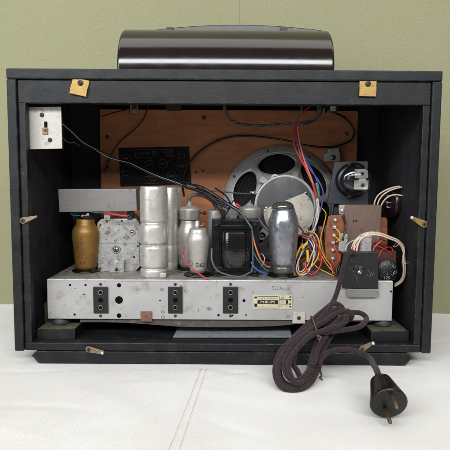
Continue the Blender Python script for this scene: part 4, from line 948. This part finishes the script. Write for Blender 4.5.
# cream wires of the switch
for k, pp in enumerate(([(374, 213), (374.5, 203), (378, 195.5), (385, 190.5), (393, 187.5), (400, 186.3)], [(377, 213), (378, 203), (382, 196), (389, 191), (396, 188.5), (402, 187)], [(379, 214), (381, 206), (385, 199.5), (391, 195.5), (398, 195), (405, 196.2)])):
    wire([(x, y, .105-.003*i) for i, (x, y) in enumerate(pp)], .0014, 'cream', 'wire', None)
for k in range(4):
    dx = (k % 2)*2.0; dy = (k//2)*2.1+(k % 2)*.6
    b_ = [(351.5+k*1.2, 249), (355+dx, 241), (361, 235.5), (369, 232.5), (379, 233), (389, 236.5), (397, 240), (402.5, 247), (404.5, 258), (405, 270), (402.5, 279), (396, 284)]
    wire([(x+dx*.7*(-1 if i > 7 else 1), y+dy*.9, .052-.002*k+.0025*i*.5) for i, (x, y) in enumerate(b_)], .0015, 'cream', 'wire', None)
for q0, q1 in (((377.5, 230.5), (376.8, 239)), ((399.5, 241.5), (394, 247)), ((409, 262), (402, 263))):
    A = P((q0[0]+q1[0])/2, (q0[1]+q1[1])/2, .058); mb = MB(); d = (P(*q1, .058)-P(*q0, .058)); L = d.length/2; d.normalize(); e = Vector((0, 1, 0))
    mb.tube([A+d*L*math.cos(t)*1.02+e*.0055*math.sin(t) for t in [2*math.pi*i/20 for i in range(21)]], .0004, 'wire_cream', 5, 0); mb.build('lacing', radio)
wire([(360, 262, .05), (359, 253, .052), (364, 246, .055), (375, 245.5, .058), (386, 250, .058), (392, 256, .06)], .0011, 'red', 'wire', 'red wire beneath the cream bundle')
wire([(372, 256, .055), (374, 248, .056), (381, 241, .06), (384, 238, .065)], .0011, 'orange'); wire([(396, 262, .06), (394, 270, .06), (396, 278, .055)], .0009, 'black')
wire([(352, 254, .05), (353, 247, .05), (357, 243, .052)], .0012, 'red')
# debris: clutter on the chassis top
for q, r in (((66, 276.5), 4), ((320, 275.5), 5), ((167, 277), 3)):
    pass

# ------------------------------------------------------------------ mains cord and plug
cb = PZ(305, 385, 0)
cord = thing('power_cord', 'brown fabric mains cord coiled and tied in front of the radio with a black plug', 'power cord', (cb.x, cb.y, 0))
RC = .0033
def Yc(py, k=0): return -.006-max(0, py-312)/78*.078+k
path = [(352, 256, .024), (350, 250, .0235), (345, 257, .018), (341, 270, .012), (338, 286, .006), (334, 300, .001)]
path = [(362, 262, .05), (357, 256, .035), (351, 252, .022), (346.5, 257, .014), (343, 268, .010), (339.5, 282, .008), (335, 298, .004)]
def seg_(pts, k): return [(x, y, Yc(y, k)) for x, y in pts]
path += seg_([(328, 310), (319, 320), (304, 331), (289, 342), (279, 355), (275, 370), (279, 384), (289, 391)], -.004)
path += seg_([(303, 389)], .0)+seg_([(314, 378), (319, 362), (325, 346), (334, 331), (342, 318)], .008)
path += seg_([(342, 308)], .004)+seg_([(333, 304), (322, 312), (308, 324), (293, 338), (283, 352), (279, 366), (282, 380), (292, 387)], .003)
path += seg_([(304, 383), (311, 369)], .007)+seg_([(318, 350), (330, 333), (341, 321), (350, 313)], .014)
path += seg_([(361, 313), (366.5, 318.5)], .006)+seg_([(360, 326.5), (343, 330), (322, 332.5), (304, 337), (290, 349), (284.5, 363), (287, 376)], -.010)
path += seg_([(297, 381), (307, 373)], -.004)+seg_([(312, 358), (318, 342), (328, 325), (336, 315)], .003)
path += seg_([(341, 310), (335, 309)], -.003)+seg_([(322, 321), (308, 334), (297, 349), (293, 363), (297, 371)], -.0035)
path += seg_([(306, 386), (316, 374), (321, 358)], .004)+seg_([(324, 343), (333, 330), (345, 322)], .008)+seg_([(352, 316), (347, 311), (336, 314), (321, 324), (305, 334), (290, 345), (280, 360), (278, 374)], -.009)+seg_([(285, 387), (298, 386), (308, 378), (314, 364)], .0)+seg_([(320, 346), (330, 329), (340, 319)], -.003)+seg_([(347, 317), (343, 324), (328, 329), (312, 335), (300, 345), (291, 358), (289, 370)], -.015)+seg_([(296, 383), (304, 384)], -.010)
pl3 = [P(*q) for q in path[:-1]]
def onz(px, py, z): return PZ(px, py, z)
# lead out: from coil to the plug
fc = PZ(389, 404, .0205); ax = Vector((-.02, -1, -.36)).normalized(); bk = -ax; E = fc+bk*.036
lead = [P(309, 377, -.066), P(316, 372, -.060), P(319.5, 362, -.052), P(325, 354.5, -.044), P(335, 350.5, -.040), P(350, 350, -.044), P(362, 353.5, -.052), P(371, 359.5, -.064), E+bk*.012, E]
pts = pl3+lead
pts = [Vector((p.x, p.y, max(p.z, RC+.0008))) for p in pts]
sm = smooth_path(pts, 8); sm = [Vector((p.x, p.y, max(p.z, RC+.0003))) for p in sm]
def braid(mb, pts, r, m, step=.00042, seg=20):
    out = [pts[0]]; acc = 0
    for a, b_ in zip(pts, pts[1:]):
        L = (b_-a).length; n_ = max(1, int(round(L/step)))
        for k in range(1, n_+1): out.append(a.lerp(b_, k/n_))
    p = []; N_ = len(out)
    for i, q in enumerate(out):
        w = i*step; e = Vector((mnoise.noise(Vector((w*28, 1, 0))), mnoise.noise(Vector((w*28, 7, 0))), mnoise.noise(Vector((w*28, 13, 0)))))*.0011
        p.append(q+e*min(1, i/60, (N_-i)/60))
    p = [(p[max(0, i-2)]+p[i]+p[min(N_-1, i+2)])/3 for i in range(N_)]
    t = (p[1]-p[0]).normalized(); u = t.orthogonal().normalized(); vs = []
    for i, c in enumerate(p):
        t2 = (p[min(i+2, N_-1)]-p[max(i-2, 0)]).normalized(); u = (u-t2*u.dot(t2)).normalized(); w = t2.cross(u)
        s_ = i*step*2*math.pi/.0056; fl = 1+.05*mnoise.noise(Vector((i*step*60, 3, 3)))
        for k in range(seg):
            a = 2*math.pi*k/seg; h = math.sin(4*a+s_)*math.sin(4*a-s_)
            vs.append(c+(u*math.cos(a)+w*math.sin(a))*r*(fl+.085*h))
    mb.add(vs, [(i*seg+k, i*seg+(k+1) % seg, (i+1)*seg+(k+1) % seg, (i+1)*seg+k) for i in range(N_-1) for k in range(seg)]+[tuple(range(seg))[::-1], tuple((N_-1)*seg+k for k in range(seg))], m, True)
mb = MB(); braid(mb, sm, RC, 'braid_cord'); mb.build('cable', cord)
# strand plies: slim helical ridges give the braided look
# ties
def tie(c0, c1, k, dpt, tail, m, label):
    A = P(c0[0], c0[1], Yc(c0[1], k)); B = P(c1[0], c1[1], Yc(c1[1], k)); mid = (A+B)/2; h = (A-B)/2; e = Vector((0, 1, 0))*dpt
    mb = MB(); mb.tube([mid+h*math.cos(t)*1.08+e*(1+math.sin(t))-Vector((0, .004, 0)) for t in [2*math.pi*i/26 for i in range(27)]], .0010, m, 8, 0)
    if tail: mb.tube([B+Vector((0, -.003, 0))]+[P(x, y, Yc(y, k-.006)) for x, y in tail], .0011, m, 7, 4)
    mb.build('cord_tie', cord, label=label)
tie((313.5, 320), (319, 341), -.012, .016, [(319.5, 340), (321, 337), (318.5, 336)], 'braid_tie', 'brown tie round the upper part of the coil')
tie((305, 358), (319, 367), -.010, .014, [(320, 370), (321.5, 376), (319.5, 377.5), (322.5, 380)], 'tie_black' if 'tie_black' in M else 'wire_black', 'black tie round the lower part of the coil')
# plug
fc = PZ(389, 404, .0205); ax = Vector((-.02, -1, -.36)).normalized()
bk = -ax
u_ = ax.cross(Vector((0, 0, 1))).normalized(); w_ = u_.cross(ax)
mb = MB(); mb.lathe([(.0001, .0000), (.0180, .0), (.0188, .0003), (.0192, .0010), (.0190, .0030), (.0172, .010), (.0148, .019), (.0126, .028), (.0114, .0325), (.0106, .0335), (.0055, .0349), (.0048, .039), (.0001, .039)], fc, bk, 'bakelite', 56)
plug = mb.build('plug', cord, label='round black bakelite plug with two brass pins')
mb = MB(); mb.lathe([(.004, 0), (.004, .0006)], fc+ax*.0001, ax, 'hole_black', 20)
for (px, py), ln in (((392, 395), .0185), ((385.5, 409.5), .0185)):
    d = ray(px, py); t = ax.dot(fc-Vector((0, CAMY, CAMZ)))/ax.dot(d); p = Vector((0, CAMY, CAMZ))+d*t
    mb = MB(); mb.lathe([(.0021, -.002), (.0021, ln-.002), (.0017, ln-.0006), (.001, ln)], p, ax, 'pin_brass', 18); mb.build('pin', plug)
